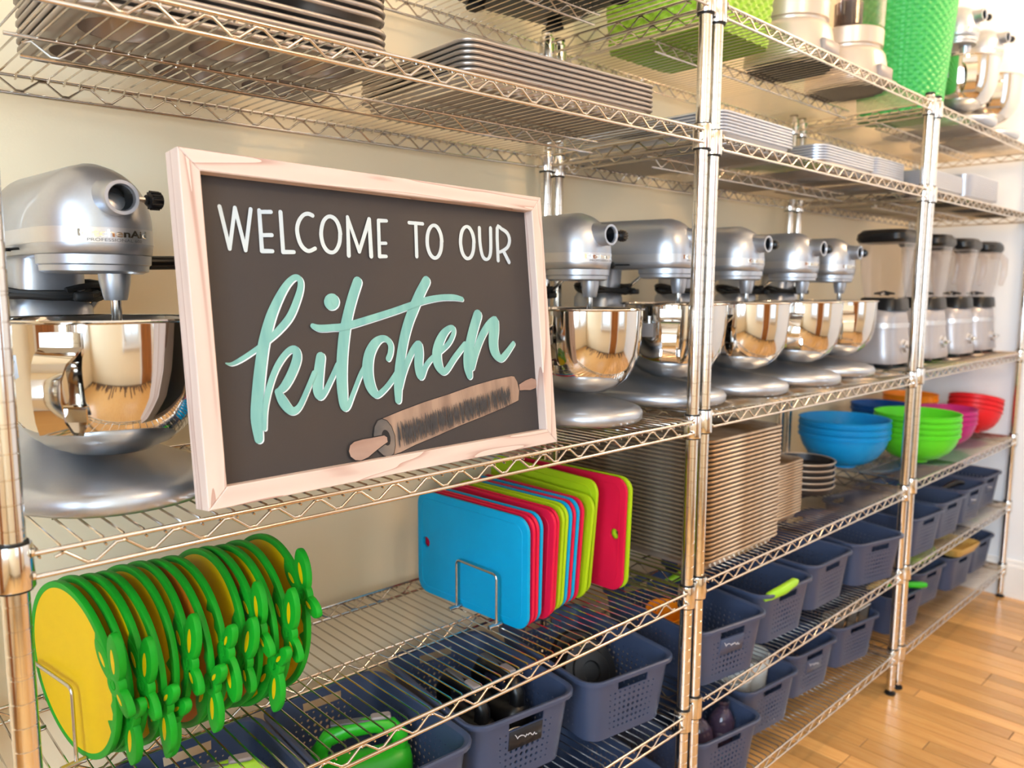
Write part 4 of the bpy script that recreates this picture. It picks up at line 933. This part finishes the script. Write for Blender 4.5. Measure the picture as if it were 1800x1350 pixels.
def muffin_tin(z, i, n):
    o = bpy.data.objects.new('muffin_tin', tin_me); link(o)
    rn = random.Random(50 + i)
    o.location = Vector((-34.6 + rn.uniform(-0.03, 0.03), 7.9 + rn.uniform(-0.03, 0.03), z)) * IN; o.rotation_euler = (R_(180), R_(-0.6), R_(-1 + rn.uniform(-0.1, 0.1)))
    lb = 'grey muffin tin stack on the upper left shelf'
    tag(o, ('topmost tin of the ' if i == n - 1 else 'bottom tin of the ' if i == 0 else ORD[n - i] + ' tin from the top of the ') + lb, 'muffin tin', 'stack of grey muffin tins')
    link(bpy.data.objects.new('rolled_rim', tin_rim), o)
    for cx, cy in cups:
        c = link(bpy.data.objects.new('cup', cup_me), o); c.location = Vector((cx, cy, 0)) * IN
for i in range(11): muffin_tin(HA[1] + DK - 0.25 + 0.42 * i + (0.25 if i >= 5 else 0), i, 11)
# dark round cake pans
mb = MB(); mb.lathe([(0.01, 0), (3.2, 0), (3.3, 0.06), (3.5, 0.85), (3.5, 0.9), (3.42, 0.9), (3.24, 0.14), (3.1, 0.06), (0.01, 0.06)], 40); cake_me = mb.mesh('cake_pan', 'pan_dark', 40)
mb = MB(); mb.tube([(3.6 * math.cos(2 * math.pi * i / 40), 3.6 * math.sin(2 * math.pi * i / 40), 0.88) for i in range(40)], 0.11, 6, closed=True); cake_rim = mb.mesh('rolled_rim', 'pan_rim', 60)
stack('cake_pan', 'pan', cake_me, 36.0, 8.0, HB[3], 5, 0.72, 'dark round cake pan in the stack by the blue bowls', 'stack of dark round cake pans', jit=0.02, seed=9, child=[('rolled_rim', cake_rim)])

# ------------------------------------------------------------------ mixing bowls
def bowl_mesh(r, h, m):
    mb = MB(); k = r / 5.8; q = h / 6.2
    pr = [(0.01, 0.0), (1.7, 0), (1.75, 0.35), (2.1, 0.45), (3.3, 1.0), (4.4, 2.1), (5.1, 3.4), (5.45, 4.6), (5.5, 5.2), (5.75, 5.28), (5.78, 5.5), (5.62, 5.55), (5.66, 6.1), (5.8, 6.2), (5.7, 6.26), (5.55, 6.15), (5.3, 4.7), (4.95, 3.5), (4.25, 2.25), (3.2, 1.18), (1.9, 0.62), (0.01, 0.6)]
    mb.lathe([(a * k, b * q) for a, b in pr], 48); return mb.mesh('mixing_bowl', m, 45)
def bowls(x, y, z, n, dz, r, h, m, desc, group, tilt=0.0):
    me = bowl_mesh(r, h, m)
    for i in range(n):
        o = bpy.data.objects.new('mixing_bowl', me); link(o); o.location = Vector((x + i * dz * math.sin(tilt), y, z + DK + i * dz * math.cos(tilt))) * IN; o.rotation_euler = (0, tilt, 0)
        w = '' if n == 1 else ('topmost ' if i == n - 1 else 'lowest ' if i == 0 else (ORD[n - i] + ' from top '))
        tag(o, w + desc, 'bowl', group)
bowls(50.6, 9.6, HC[3], 3, 0.84, 5.8, 4.8, 'bowl_blue', 'sky blue mixing bowl in the nested stack beside the cake pans', 'nested blue bowls')
bowls(61.4, 4.2, HC[3], 4, 0.78, 5.5, 4.4, 'bowl_green', 'lime green mixing bowl in the nested stack behind the far posts', 'nested green bowls')
bowls(70.0, 12.4, HC[3], 1, 0.6, 4.4, 6.2, 'bowl_navy', 'navy blue mixing bowl behind the blue and green bowls', 'bowls at the back of the shelf')
bowls(82.4, 12.6, HC[3], 1, 0.6, 4.2, 6.6, 'bowl_orange', 'orange mixing bowl showing above the green bowls', 'bowls at the back of the shelf')
bowls(75.6, 4.9, HC[3], 3, 0.76, 4.2, 4.3, 'bowl_magenta', 'magenta mixing bowl in the nested stack right of the green bowls', 'nested magenta bowls')
bowls(86.8, 4.6, HC[3] + 0.75, 3, 0.76, 4.0, 4.2, 'bowl_red', 'red mixing bowl in the tilted stack near the end wall', 'nested red bowls', R_(16))

# ------------------------------------------------------------------ perforated bins
BWd, BDp, BHt = 9.0, 12.8, 5.2
def bin_mesh():
    mb = MB(); nx, ny, kc = 12, 17, 5
    rows = [0.0, 0.55, 1.05, 1.55, 2.05, 2.55, 3.05, 3.55, 4.0, 4.65, BHt]
    def outline(z, ins):
        t = z / BHt; w = BWd - 1.1 * (1 - t) - 2 * ins; d = BDp - 1.1 * (1 - t) - 2 * ins; r = 1.3 - ins
        P = []
        for (cx, cy, a0, nn, ax, ay) in ((w / 2 - r, -d / 2 + r, -90, nx, 1, 0), (w / 2 - r, d / 2 - r, 0, ny, 0, 1), (-w / 2 + r, d / 2 - r, 90, nx, -1, 0), (-w / 2 + r, -d / 2 + r, 180, ny, 0, -1)):
            L = (w - 2 * r) if ax else (d - 2 * r)
            s = R_(a0); bx, by = cx + r * math.cos(s), cy + r * math.sin(s)
            for i in range(nn): P.append((bx - ax * L * (1 - i / nn), by - ay * L * (1 - i / nn), z))
            for i in range(kc): P.append((cx + r * math.cos(s + R_(90) * i / kc), cy + r * math.sin(s + R_(90) * i / kc), z))
        return P
    O = [outline(z, 0) for z in rows]; I = [outline(z, 0.1) for z in rows]
    n = len(O[0])
    def kind(c, r):
        seg = [(0, nx), (nx + kc, nx + kc + ny), (nx * 1 + kc * 2 + ny, nx * 2 + kc * 2 + ny), (nx * 2 + kc * 3 + ny, nx * 2 + kc * 3 + ny * 2)]
        for k, (a, b) in enumerate(seg):
            if a <= c < b:
                i = c - a; m = b - a
                if k in (0, 2) and r == 8 and 3 <= i <= 8: return 'slot', 0
                if 1 <= r <= 7 and 1 <= i <= m - 2:
                    dx = abs((i + 0.5) / m - 0.5) * 2; dy = abs((r - 3.5) / 4.0)
                    return 'hole', max(0.1, 0.34 * (1 - 0.75 * max(dx, dy * 0.7)))
        return None, 0
    def V(p): return Vector(p)
    for r in range(len(rows) - 1):
        for c in range(n):
            d = (c + 1) % n; kd, sz = kind(c, r)
            if kd == 'slot': continue
            layers = []
            for S in (O, I):
                a, b, e, f = V(S[r][c]), V(S[r][d]), V(S[r + 1][d]), V(S[r + 1][c])
                if kd is None: mb.face([mb.pt(p) for p in (a, b, e, f)]); continue
                bnd = [a, (a + b) / 2, b, (b + e) / 2, e, (e + f) / 2, f, (f + a) / 2]
                cc = (a + b + e + f) / 4; ux = (b - a).normalized(); uz = (f - a).normalized()
                hole = [cc + (ux * math.cos(R_(225 + 45 * k)) + uz * math.sin(R_(225 + 45 * k))) * sz * 0.5 for k in range(8)]
                bi = [mb.pt(p) for p in bnd]; hi = [mb.pt(p) for p in hole]; mb.bridge(bi, hi); layers.append(hi)
            if kd == 'hole': mb.bridge(layers[0], layers[1])
    # lip, base
    def off(z, o): return outline(BHt, -o) if False else [(x, y, z) for x, y, _ in outline(BHt, -o)]
    mb.loft([[(x, y, z) for x, y, z in O[-1]], off(BHt - 0.22, 0.22), off(BHt - 0.2, 0.36), off(BHt + 0.06, 0.38), off(BHt + 0.14, 0.26), off(BHt + 0.12, 0.05), I[-1]], False, False)
    mb.loft([O[0], [(x * 0.97, y * 0.97, 0.0) for x, y, z in O[0]]], False, True)
    mb.face([mb.pt((x, y, 0.1)) for x, y, z in I[0]])
    me = bpy.data.meshes.new('storage_bin'); me.from_pydata([(x * IN, y * IN, z * IN) for x, y, z in mb.v], [], mb.f)
    bm = bmesh.new(); bm.from_mesh(me); bmesh.ops.remove_doubles(bm, verts=bm.verts, dist=1e-5); bmesh.ops.recalc_face_normals(bm, faces=bm.faces); bm.to_mesh(me); bm.free()
    me.shade_smooth(); me.set_sharp_from_angle(angle=R_(35)); return me
BIN = bin_mesh(); BIN.materials.append(M['bin_blue'])
def storage_bin(fx, fy, rot, z, label, tagtext=None):
    """fx, fy: middle of the front rim"""
    r = R_(rot); n = Vector((-math.sin(r), math.cos(r)))
    o = bpy.data.objects.new('storage_bin', BIN); link(o)
    o.location = Vector((fx + n.x * BDp / 2, fy + n.y * BDp / 2 + 0.36, z + DK)) * IN; o.rotation_euler = (0, 0, r)
    tag(o, label, 'bin', 'perforated slate blue bins')
    if tagtext:
        mb = MB(); mb.M = Matrix.Translation((0, -BDp / 2 + 0.28, 3.2)) @ Matrix.Rotation(R_(6), 4, 'X')
        mb.box(-1.5, 1.5, -0.12, -0.04, -0.75, 0.75, 0.03); p = mb.build('label_plate', 'bin_black' if tagtext == 'dark' else 'bin_blue', o)
        k = MB(); k.M = mb.M; rn = random.Random(hash(label) % 97 if False else len(label))
        pts = []
        for i in range(18): pts.append((-1.0 + 2.0 * i / 17, -0.13, 0.12 * math.sin(i * 2.2) + (0.22 if i in (0, 5, 11) else 0) - 0.02 * i + 0.2))
        k.tube(pts, 0.035, 4); k.build('chalk_writing', 'chalk_white', p)
    return o
z5, z6 = HA[4], HA[5]
storage_bin(-5.5, 0.6, -9, z5, 'slate blue bin with black round trays inside, left of the front post pair')
storage_bin(-15.7, 2.2, -7, z5, 'slate blue bin with a dark label and black hand mixers', 'dark')
storage_bin(-25.6, 2.0, -3, z5, 'slate blue bin holding the bright green hand mixer')
storage_bin(-35.5, 2.2, -3, z5, 'slate blue bin at bottom left holding the lime hand mixer')
storage_bin(6.9, -0.8, -10, HB[4], 'dusty empty slate blue bin right beside the front post pair', 'plain')
storage_bin(18.6, 0.0, -4, HB[4], 'slate blue bin with a lime green handle sticking out')
storage_bin(29.9, 0.6, -2, HB[4], 'slate blue bin, third along the middle unit above the square cutters')
storage_bin(40.2, -0.4, -14, HB[4], 'slate blue bin jutting out beside the far post pair')
storage_bin(56.0, -0.4, -5, HC[4], 'slate blue bin just right of the far post pair, upper row')
storage_bin(66.4, 0.0, -4, HC[4], 'slate blue bin second in the far unit upper row')
storage_bin(76.8, 0.2, -4, HC[4], 'slate blue bin holding dark gadgets in the far unit', 'plain')
storage_bin(87.3, 0.9, -3, HC[4], 'slate blue bin against the end wall, upper row', 'plain')
storage_bin(-6.0, 0.4, -6, z6, 'slate blue bin on the lowest shelf under the bin of round trays')
storage_bin(-16.5, 0.8, -4, z6, 'slate blue bin on the lowest shelf at the bottom edge of the photo')
storage_bin(7.4, -0.6, -9, HB[5], 'slate blue bin with two purple bottles on the lowest shelf')
storage_bin(18.7, 1.2, -6, HB[5], 'slate blue bin with white tubs on the lowest shelf')
storage_bin(29.3, 1.8, -6, HB[5], 'slate blue bin with a chalk label between tubs and square cutters', 'plain')
storage_bin(39.8, 1.4, -9, HB[5], 'slate blue bin with square metal cutters on the lowest shelf')
storage_bin(54.6, 0.8, -6, HC[5], 'slate blue bin with green handled tools on the lowest shelf')
storage_bin(66.4, 2.0, -5, HC[5], 'slate blue bin with a lime green colander on the lowest shelf')
storage_bin(76.8, 1.0, -4, HC[5], 'slate blue bin with a yellow wooden tray on top')
storage_bin(87.2, 1.2, -3, HC[5], 'slate blue bin in the lowest far corner by the end wall')

# ------------------------------------------------------------------ things in the bins
def hand_mixer(x, y, z, rz, m, label, tilt=0.0):
    t = thing('hand_mixer', label, 'hand mixer', (x, y, z), group='hand mixers in the bins', rot=(0, tilt, R_(rz)))
    t.scale = (0.86, 0.86, 0.92)
    mb = MB(); mb.loft([[(cx, w * math.cos(2 * math.pi * k / 20), cz + h * math.sin(2 * math.pi * k / 20)) for k in range(20)] for cx, w, h, cz in ((-3.6, 0.4, 0.4, 1.5), (-3.4, 1.1, 1.0, 1.5), (-2.4, 1.55, 1.45, 1.5), (0, 1.65, 1.5, 1.5), (2.0, 1.7, 1.6, 1.6), (3.2, 1.55, 1.7, 1.7), (3.9, 1.1, 1.3, 1.7), (4.1, 0.4, 0.5, 1.7))]); mb.build('body', m, t, smooth=60)
    MB().tube([(3.0, 0, 2.8), (3.1, 0, 4.0), (2.4, 0, 4.8), (1.0, 0, 5.05), (-1.0, 0, 4.9), (-2.6, 0, 4.4), (-3.3, 0, 3.4), (-3.1, 0, 2.2)], [0.75, 0.7, 0.65, 0.62, 0.62, 0.65, 0.7, 0.75], 12).build('handle', m, t, smooth=60)
    MB().box(0.8, 2.4, -0.42, 0.42, 5.5, 5.78, 0.1).build('speed_slider', 'panel_grey', t)
    MB().box(-2.4, 1.0, -0.36, 0.36, 5.42, 5.58, 0.06).build('grip_pad', 'print_grey', t)
    return t
hand_mixer(-25.3, 9.2, z5 + 0.4, -30, 'appliance_green', 'bright green hand mixer with loop handle in the bin')
hand_mixer(-35.2, 9.6, z5 + 1.3, -22, 'appliance_lime', 'lime hand mixer lying in the bottom left bin')
hand_mixer(-16.4, 8.9, z5 + 0.4, -97, 'black_plastic', 'black hand mixer in the bin with the dark label')
hand_mixer(-12.8, 8.9, z5 + 0.4, -97, 'black_plastic', 'second black hand mixer, right side of the dark labelled bin')
t = thing('beater', 'chrome beater lying in the dark labelled bin', 'beater', (-14.9, 4.6, z5 + 1.6), rot=(R_(80), 0, R_(80)))
for k in range(4):
    a = math.pi * k / 4; MB().tube([(0.9 * math.sin(math.pi * s / 12) * math.cos(a), 0.9 * math.sin(math.pi * s / 12) * math.sin(a), -1.5 * math.cos(math.pi * s / 12)) for s in range(13)], 0.07, 6).build('beater_wire', 'chrome', t)
MB().tube([(0, 0, 1.4), (0, 0, 3.0)], 0.1, 8).build('beater_shaft', 'chrome', t)
for i, (dx, dy, dz, tl, w) in enumerate(((-3.1, 6.2, 2.9, 62, 'nearer'), (-2.7, 8.0, 2.9, 62, 'farther'))):
    mb = MB(); mb.lathe([(0.01, 0.1), (0.8, 0.1), (0.9, 0.25), (1.8, 0.25), (1.9, 0.12), (2.6, 0.12), (2.7, 0.0), (2.8, -0.2), (2.7, -0.22), (2.6, 0.0), (0.01, -0.02)], 32)
    tag(mb.build('round_tray', 'black_plastic', loc=(dx - 1.5, dy, z5 + dz), rot=(R_(tl), 0, R_(-9))), 'black round tray, the %s one in the bin left of the posts' % w, 'tray', 'black round trays in the bin')
mb = MB(); mb.lathe([(0.01, 0), (1.2, 0), (1.35, 0.1), (1.7, 1.9), (1.78, 1.95), (1.66, 1.95), (1.28, 0.15), (0.01, 0.1)], 28)
tag(mb.build('measuring_cup', 'bowl_orange', loc=(6.1, 6.4, HB[4] + 2.9), rot=(R_(10), R_(-12), 0)), 'orange measuring cup glimpsed behind the front post pair', 'cup')
def handle_tool(name, pts, r, m, label, cat):
    mb = MB(); mb.tube(pts, r, 10); return tag(mb.build(name, m, smooth=60), label, cat)
handle_tool('spatula', [(14.6, 0.9, HB[4] + 4.8), (15.2, 0.7, HB[4] + 5.1), (17.0, 0.2, HB[4] + 5.45), (18.8, 0.0, HB[4] + 5.8), (19.3, -0.1, HB[4] + 5.85)], [0.15, 0.42, 0.5, 0.42, 0.15], 'appliance_lime', 'lime green spatula handle resting across a bin rim', 'spatula')
handle_tool('spatula', [(10.6, 9.5, HB[4] + 5.2), (12.4, 8.6, HB[4] + 5.9), (14.0, 7.6, HB[4] + 5.5)], [0.3, 0.5, 0.3], 'appliance_lime', 'lime spatula tip deeper in the bin behind the dusty one', 'spatula')
def bottle(x, y, z, m, label, tilt):
    t = thing('bottle', label, 'bottle', (x, y, z), group='purple bottles', rot=(R_(tilt), R_(tilt * 0.6), 0))
    mb = MB(); mb.lathe([(0.01, 0), (1.15, 0), (1.25, 0.15), (1.25, 1.2), (1.12, 1.35), (1.25, 1.5), (1.25, 2.7), (1.12, 2.85), (1.25, 3.0), (1.2, 3.8), (0.75, 4.6), (0.45, 4.9), (0.42, 5.3), (0.01, 5.3)], 24); mb.build('body', m, t, smooth=35)
    mb = MB(); mb.lathe([(0.5, 5.0), (0.5, 5.6), (0.42, 5.7), (0.01, 5.7)], 16, cap0=True); mb.build('cap', 'clear_plastic', t)
    mb = MB(); mb.lathe([(1.27, 0.3), (1.27, 1.1)], 24); mb.build('band', 'teal_label', t)
bottle(10.4, 2.9, HB[5] + 0.35, 'purple_liquid', 'clear purple bottle, taller one in the lowest bin', 5)
bottle(7.6, 2.6, HB[5] + 0.3, 'purple_liquid', 'clear purple bottle half hidden behind the front post pair', -6)
for x, y, z, r, h, lb in ((21.5, 5.8, HB[5] + 1.6, 1.85, 4.6, 'white plastic tub standing in the lowest bin'), (17.3, 5.4, HB[5] + 2.0, 1.8, 3.4, 'wide white tub lying lower in the same bin')):
    mb = MB(); mb.lathe([(0.01, 0), (r * 0.8, 0), (r * 0.85, 0.15), (r, h - 0.1), (r + 0.1, h), (r - 0.08, h), (r * 0.78, 0.2), (0.01, 0.15)], 32)
    tag(mb.build('plastic_tub', 'white_plastic', loc=(x, y, z), rot=(R_(4), R_(-5), 0)), lb, 'tub')
for i, (x, y, z, ry, rz, w) in enumerate(((42.5, 3.2, 11.0, -8, -10, 'rightmost and highest'), (40.1, 3.6, 10.8, -4, -10, 'middle'), (37.75, 4.1, 10.7, 3, -10, 'leftmost and lowest'))):
    t = thing('square_cutter', 'square metal cutter frame, %s of the three' % w, 'cutter', (x, y, z), group='square metal cutters', rot=(R_(10), R_(ry), R_(rz)))
    a = 1.1
    mb = MB()
    mb.loft([[(sx * a * k, -0.8, sz * a * k) for sx, sz in ((-1, -1), (1, -1), (1, 1), (-1, 1))] for k in (1,)] + [[(sx * a, 0.8, sz * a) for sx, sz in ((-1, -1), (1, -1), (1, 1), (-1, 1))], [(sx * (a - .08), 0.8, sz * (a - .08)) for sx, sz in ((-1, -1), (1, -1), (1, 1), (-1, 1))], [(sx * (a - .08), -0.8, sz * (a - .08)) for sx, sz in ((-1, -1), (1, -1), (1, 1), (-1, 1))], [(sx * a, -0.8, sz * a) for sx, sz in ((-1, -1), (1, -1), (1, 1), (-1, 1))]], False, False)
    mb.build('cutter_wall', 'pan_rim', t, smooth=0)
    MB().tube([(-a, -0.82, -a), (a, -0.82, -a), (a, -0.82, a), (-a, -0.82, a)], 0.13, 6, closed=True).build('folded_rim', 'steel', t)
handle_tool('kitchen_tool', [(53.0, 3.6, HC[5] + 5.9), (54.6, 2.4, HC[5] + 6.0), (56.6, 0.6, HC[5] + 5.95), (57.2, 0.2, HC[5] + 5.9)], [0.2, 0.4, 0.45, 0.3], 'appliance_green', 'green handled tool poking out right of the far posts', 'tool')
handle_tool('kitchen_tool', [(52.4, 6.0, HC[5] + 5.0), (53.8, 4.6, HC[5] + 6.0), (55.2, 3.4, HC[5] + 5.7)], [0.3, 0.6, 0.35], 'wood_tray', 'wooden tool end beside the green handle', 'tool')
mb = MB(); mb.lathe([(0.01, 0), (2.0, 0), (3.6, 1.2), (4.2, 2.6), (4.4, 2.7), (4.1, 2.75), (3.4, 1.4), (0.01, 0.3)], 32)
tag(mb.build('colander', 'appliance_lime', loc=(67.3, 7.4, HC[5] + 5.3), rot=(R_(12), R_(-8), 0)), 'lime green plastic colander sitting high in a bin', 'colander')
mb = MB(); 
mb.loft([[(x, y, z) for x, y in rrect(-3.9 + i, 3.9 - i, -3.4 + i, 3.4 - i, 1.0, 4)] for i, z in ((0.5, 0), (0.1, 0.9), (0, 1.3), (0.15, 1.35), (0.5, 0.9), (0.8, 0.3))])
tag(mb.build('wooden_tray', 'wood_tray', loc=(77.2, 3.9, HC[5] + 5.42), rot=(R_(2), 0, R_(-5))), 'yellow wooden tray laid on top of a bin', 'tray')
handle_tool('whisk_handle', [(74.8, 4.5, HC[4] + 4.6), (77.0, 3.4, HC[4] + 5.4), (78.6, 2.8, HC[4] + 5.2)], [0.3, 0.5, 0.3], 'black_plastic', 'black gadget handle in the labelled far bin', 'tool')

# ------------------------------------------------------------------ blenders
def countertop_blender(x, y, z, label, rz=0.0):
    t = thing('countertop_blender', label, 'blender', (x, y, z + DK), R_(rz), 'grey countertop blenders')
    def sec(z, w, d, cy, r): return [(px, py + cy, z) for px, py in rrect(-w / 2, w / 2, -d / 2, d / 2, r, 5)]
    mb = MB(); mb.loft([sec(0.5, 7.4, 10.4, 0.4, 1.6), sec(0.75, 7.6, 10.6, 0.4, 1.7), sec(2.0, 7.4, 10.2, 0.3, 1.8), sec(4.2, 6.9, 8.6, -0.3, 2.0), sec(6.2, 6.5, 6.9, -1.1, 2.2), sec(7.0, 5.9, 6.0, -1.5, 2.2), sec(7.3, 5.2, 5.2, -1.7, 2.2)]); b = mb.build('motor_base', 'blender_grey', t, smooth=50)
    for sx in (-2.6, 2.6):
        for sy in (-3.4, 4.0): MB().box(sx - 0.7, sx + 0.7, sy - 0.9, sy + 0.9, 0, 0.55, 0.08).build('foot', 'black_rubber', t)
    MB().loft([sec(5.0, 6.74, 7.9, -0.62, 2.0), sec(5.02, 6.84, 8.0, -0.64, 2.0), sec(5.6, 6.74, 7.55, -0.86, 2.05), sec(5.62, 6.6, 7.4, -0.87, 2.0)], False, False).build('trim_band', 'band_silver', b)
    k = MB(); k.lathe_axis([(0.95, 0), (0.95, 0.35), (0.75, 0.45), (0.75, 0.8), (0.6, 0.9), (0.01, 0.9)], (0, -4.4, 2.6), (0, -1, 0.1), 24, True, False); k.build('control_dial', 'band_silver', b)
    k = MB(); k.box(-0.8, 0.8, -5.7, -5.1, 2.5, 2.9, 0.05); k.build('dial_grip', 'chrome', b)
    mb = MB(); mb.loft([sec(7.2, 5.2, 5.4, -2.0, 1.6), sec(8.6, 4.9, 5.1, -2.0, 1.5), sec(8.8, 4.6, 4.8, -2.0, 1.4)]); mb.build('jar_collar', 'black_plastic', t)
    mb = MB(); mb.loft([sec(8.7, 4.2, 4.2, -2.0, 1.2), sec(11.0, 4.9, 4.9, -2.0, 1.2), sec(16.0, 5.6, 5.6, -2.0, 1.2)], False, False); j = mb.build('jar', 'clear_plastic', t, smooth=50)
    mb = MB(); mb.tube([(2.5, -3.3, 15.2), (3.4, -4.2, 15.3), (4.0, -4.8, 14.6), (4.0, -4.8, 12.4), (3.7, -4.5, 10.6)], [0.5, 0.5, 0.48, 0.45, 0.35], 10); mb.build('jar_handle', 'clear_plastic', j, smooth=60)
    mb = MB(); mb.tube([(-1.3, -2, 9.1), (0, -2, 9.4), (1.3, -2, 9.1)], [0.1, 0.3, 0.1], 6); mb.tube([(0, -3.3, 9.3), (0, -2, 9.4), (0, -0.7, 9.3)], [0.1, 0.3, 0.1], 6); mb.build('blades', 'steel', j)
    mb = MB(); mb.loft([sec(15.7, 5.75, 5.75, -2.0, 1.3), sec(16.1, 6.3, 6.3, -2.0, 1.4), sec(16.8, 6.2, 6.2, -2.0, 1.5), sec(17.3, 5.2, 5.4, -2.0, 1.6), sec(17.4, 3.0, 3.2, -2.0, 1.2)]); mb.build('lid', 'black_plastic', t, smooth=40)
countertop_blender(51.9, 7.9, HC[2], 'grey blender with black lid, left of the far post pair beside the last mixer')
countertop_blender(65.2, 7.7, HC[2], 'grey blender with black lid, directly behind the far post pair')
countertop_blender(76.6, 7.7, HC[2], 'grey blender with black lid, third in the row of four')
countertop_blender(87.8, 7.8, HC[2], 'grey blender with black lid, nearest the end wall')

# ------------------------------------------------------------------ food processors, baskets and the griddle on the top shelf
def food_processor(x, y, z, label, rz=0.0):
    t = thing('food_processor', label, 'food processor', (x, y, z + DK), R_(rz), 'cream food processors')
    mb = MB(); mb.loft([ering(0.35, -0.1, 3.8, 4.1, 2.4), ering(0.6, -0.1, 4.0, 4.3, 2.4), ering(1.2, -0.1, 4.0, 4.25, 2.4), ering(3.6, 0, 3.85, 3.95, 2.2), ering(4.1, 0, 3.7, 3.7, 2.1), ering(4.3, 0, 3.4, 3.4, 2), ering(4.5, 0, 3.42, 3.42, 2), ering(4.6, 0, 3.7, 3.7, 2), ering(6.2, 0, 3.75, 3.75, 2), ering(6.3, 0, 3.6, 3.6, 2)]); b = mb.build('motor_base', 'processor_cream', t, smooth=45)
    mb = MB(); mb.loft([ering(0.05, -0.1, 3.5, 3.8, 2.4), ering(0.4, -0.1, 3.75, 4.05, 2.4)]); mb.build('foot_plate', 'black_rubber', t)
    MB().box(-1.6, 1.6, -4.5, -3.9, 0.7, 2.2, 0.12).build('control_panel', 'panel_grey', b)
    MB().box(-1.7, 1.7, -5.0, -4.0, 0.25, 0.75, 0.12).build('foot_lip', 'panel_grey', b)
    mb = MB(); mb.lathe([(3.6, 6.3), (3.75, 6.4), (3.85, 11.5), (3.75, 11.5), (3.6, 6.5)], 36); w = mb.build('work_bowl', 'clear_plastic', t, smooth=50)
    mb = MB(); mb.lathe([(0.9, 6.4), (0.8, 10.6), (0.01, 10.8)], 20); mb.build('spindle', 'panel_grey', w)
    mb = MB(); mb.lathe([(1.5, 6.45), (1.5, 9.5), (1.3, 9.6)], 24); mb.build('blade_hub', 'smoke_plastic', w)
    MB().tube([(-3.4, -0.6, 11.0), (-4.6, -1.2, 10.6), (-4.9, -1.3, 9.0), (-4.3, -1.1, 7.2)], 0.4, 10).build('bowl_handle', 'clear_plastic', w, smooth=60)
    mb = MB(); mb.lathe([(3.95, 11.4), (3.95, 11.8), (0.01, 12.0)], 36); lid = mb.build('lid', 'clear_plastic', t)
    mb = MB(); mb.lathe([(1.5, 12.0), (1.5, 15.0), (1.35, 15.0), (1.35, 12.0)], 24, c=(1.2, 0, 0)); mb.build('feed_tube', 'clear_plastic', lid)
food_processor(23.4, 5.6, HB[0], 'cream food processor on the top shelf next to the lime basket')
food_processor(36.0, 5.4, HB[0], 'cream food processor on the top shelf next to the tall green basket')
def woven(name, outline_fn, H, m, label, loc, rz, cols, rows, amp=0.09):
    """woven plastic: strands pass over and under, as real relief"""
    mb = MB(); rings = []
    for r in range(rows + 1):
        z = H * r / rows; P = outline_fn(r / rows, cols); ring = []
        cx = sum(p[0] for p in P) / len(P); cy = sum(p[1] for p in P) / len(P)
        for c, (x, y) in enumerate(P):
            s = amp if ((c // 2 + r // 2) % 2 == 0) else -amp * 0.4
            d = Vector((x - cx, y - cy)).normalized(); ring.append((x + d.x * s, y + d.y * s, z))
        rings.append(ring)
    t = thing(name, label, 'basket', loc, R_(rz))
    mb.loft(rings, True, False); mb.build('woven_body', m, t, smooth=0)
    P = outline_fn(1.0, cols); MB().tube([(x, y, H) for x, y in P[::2]], 0.3, 8, closed=True).build('rim', m, t, smooth=60)
    Q = outline_fn(0.03, cols); mb = MB(); Q2 = outline_fn(0.97, cols)
    mb.loft([[(x * 0.95, y * 0.95, H * 0.98) for x, y in Q2], [(x * 0.95, y * 0.95, 0.3) for x, y in Q]], False, True); mb.build('lining', m, t, smooth=50)
    return t
def round_ol(t, n): r = 4.7 + 1.2 * t; return [(r * 1.08 * math.cos(2 * math.pi * i / n), r * math.sin(2 * math.pi * i / n)) for i in range(n)]
woven('woven_basket', round_ol, 15.5, 'basket_green', 'tall kelly green woven basket on the top shelf', (53.6, 6.2, HC[0] + DK), 0, 112, 64)
def rect_ol(t, n):
    w, d = 10.2 + 1.2 * t, 11.2 + 1.2 * t; base = rrect(-w / 2, w / 2, -d / 2, d / 2, 1.2, 3); out = []
    per = [0]; m = len(base)
    for i in range(m): per.append(per[-1] + (Vector(base[(i + 1) % m]) - Vector(base[i])).length)
    for k in range(n):
        s = per[-1] * k / n; i = max(j for j in range(m) if per[j] <= s); f = (s - per[i]) / max(1e-9, per[i + 1] - per[i]); a, b = base[i], base[(i + 1) % m]
        out.append((a[0] + (b[0] - a[0]) * f, a[1] + (b[1] - a[1]) * f))
    return out
woven('woven_basket', rect_ol, 9.5, 'basket_lime', 'lime woven rectangular basket on the top shelf by the front posts', (10.3, 8.6, HB[0] + DK), 0, 128, 40)
t = thing('griddle', 'black countertop griddle on the top shelf, seen from below', 'griddle', (-6.6, 10.2, HA[0] + DK), R_(-8))
mb = MB(); mb.loft([[(x, y, z) for x, y in rrect(-5.6 + i, 5.6 - i, -5.4 + i, 5.4 - i, 1.2, 5)] for i, z in ((0.5, 0.5), (0.1, 0.8), (0, 1.8), (0.3, 2.3))]); mb.build('body', 'black_plastic', t, smooth=40)
for sx in (-4, 4):
    for sy in (-4, 4):
        mb = MB(); mb.lathe([(0.7, 0), (0.8, 0.1), (0.6, 0.6)], 14, c=(sx, sy, 0), cap0=True, cap1=True); mb.build('foot', 'black_rubber', t)
mb = MB(); mb.loft([[(x, y, z) for x, y in rrect(-5.4 + i, 5.4 - i, -5.2 + i, 5.2 - i, 1.2, 5)] for i, z in ((0, 2.4), (0, 3.2), (0.8, 3.9), (2.0, 4.0))]); mb.build('lid', 'black_plastic', t, smooth=40)
MB().tube([(-3, -5.2, 3), (-3, -6.6, 3.2), (3, -6.6, 3.2), (3, -5.2, 3)], 0.3, 8).build('handle', 'panel_grey', t, smooth=60)
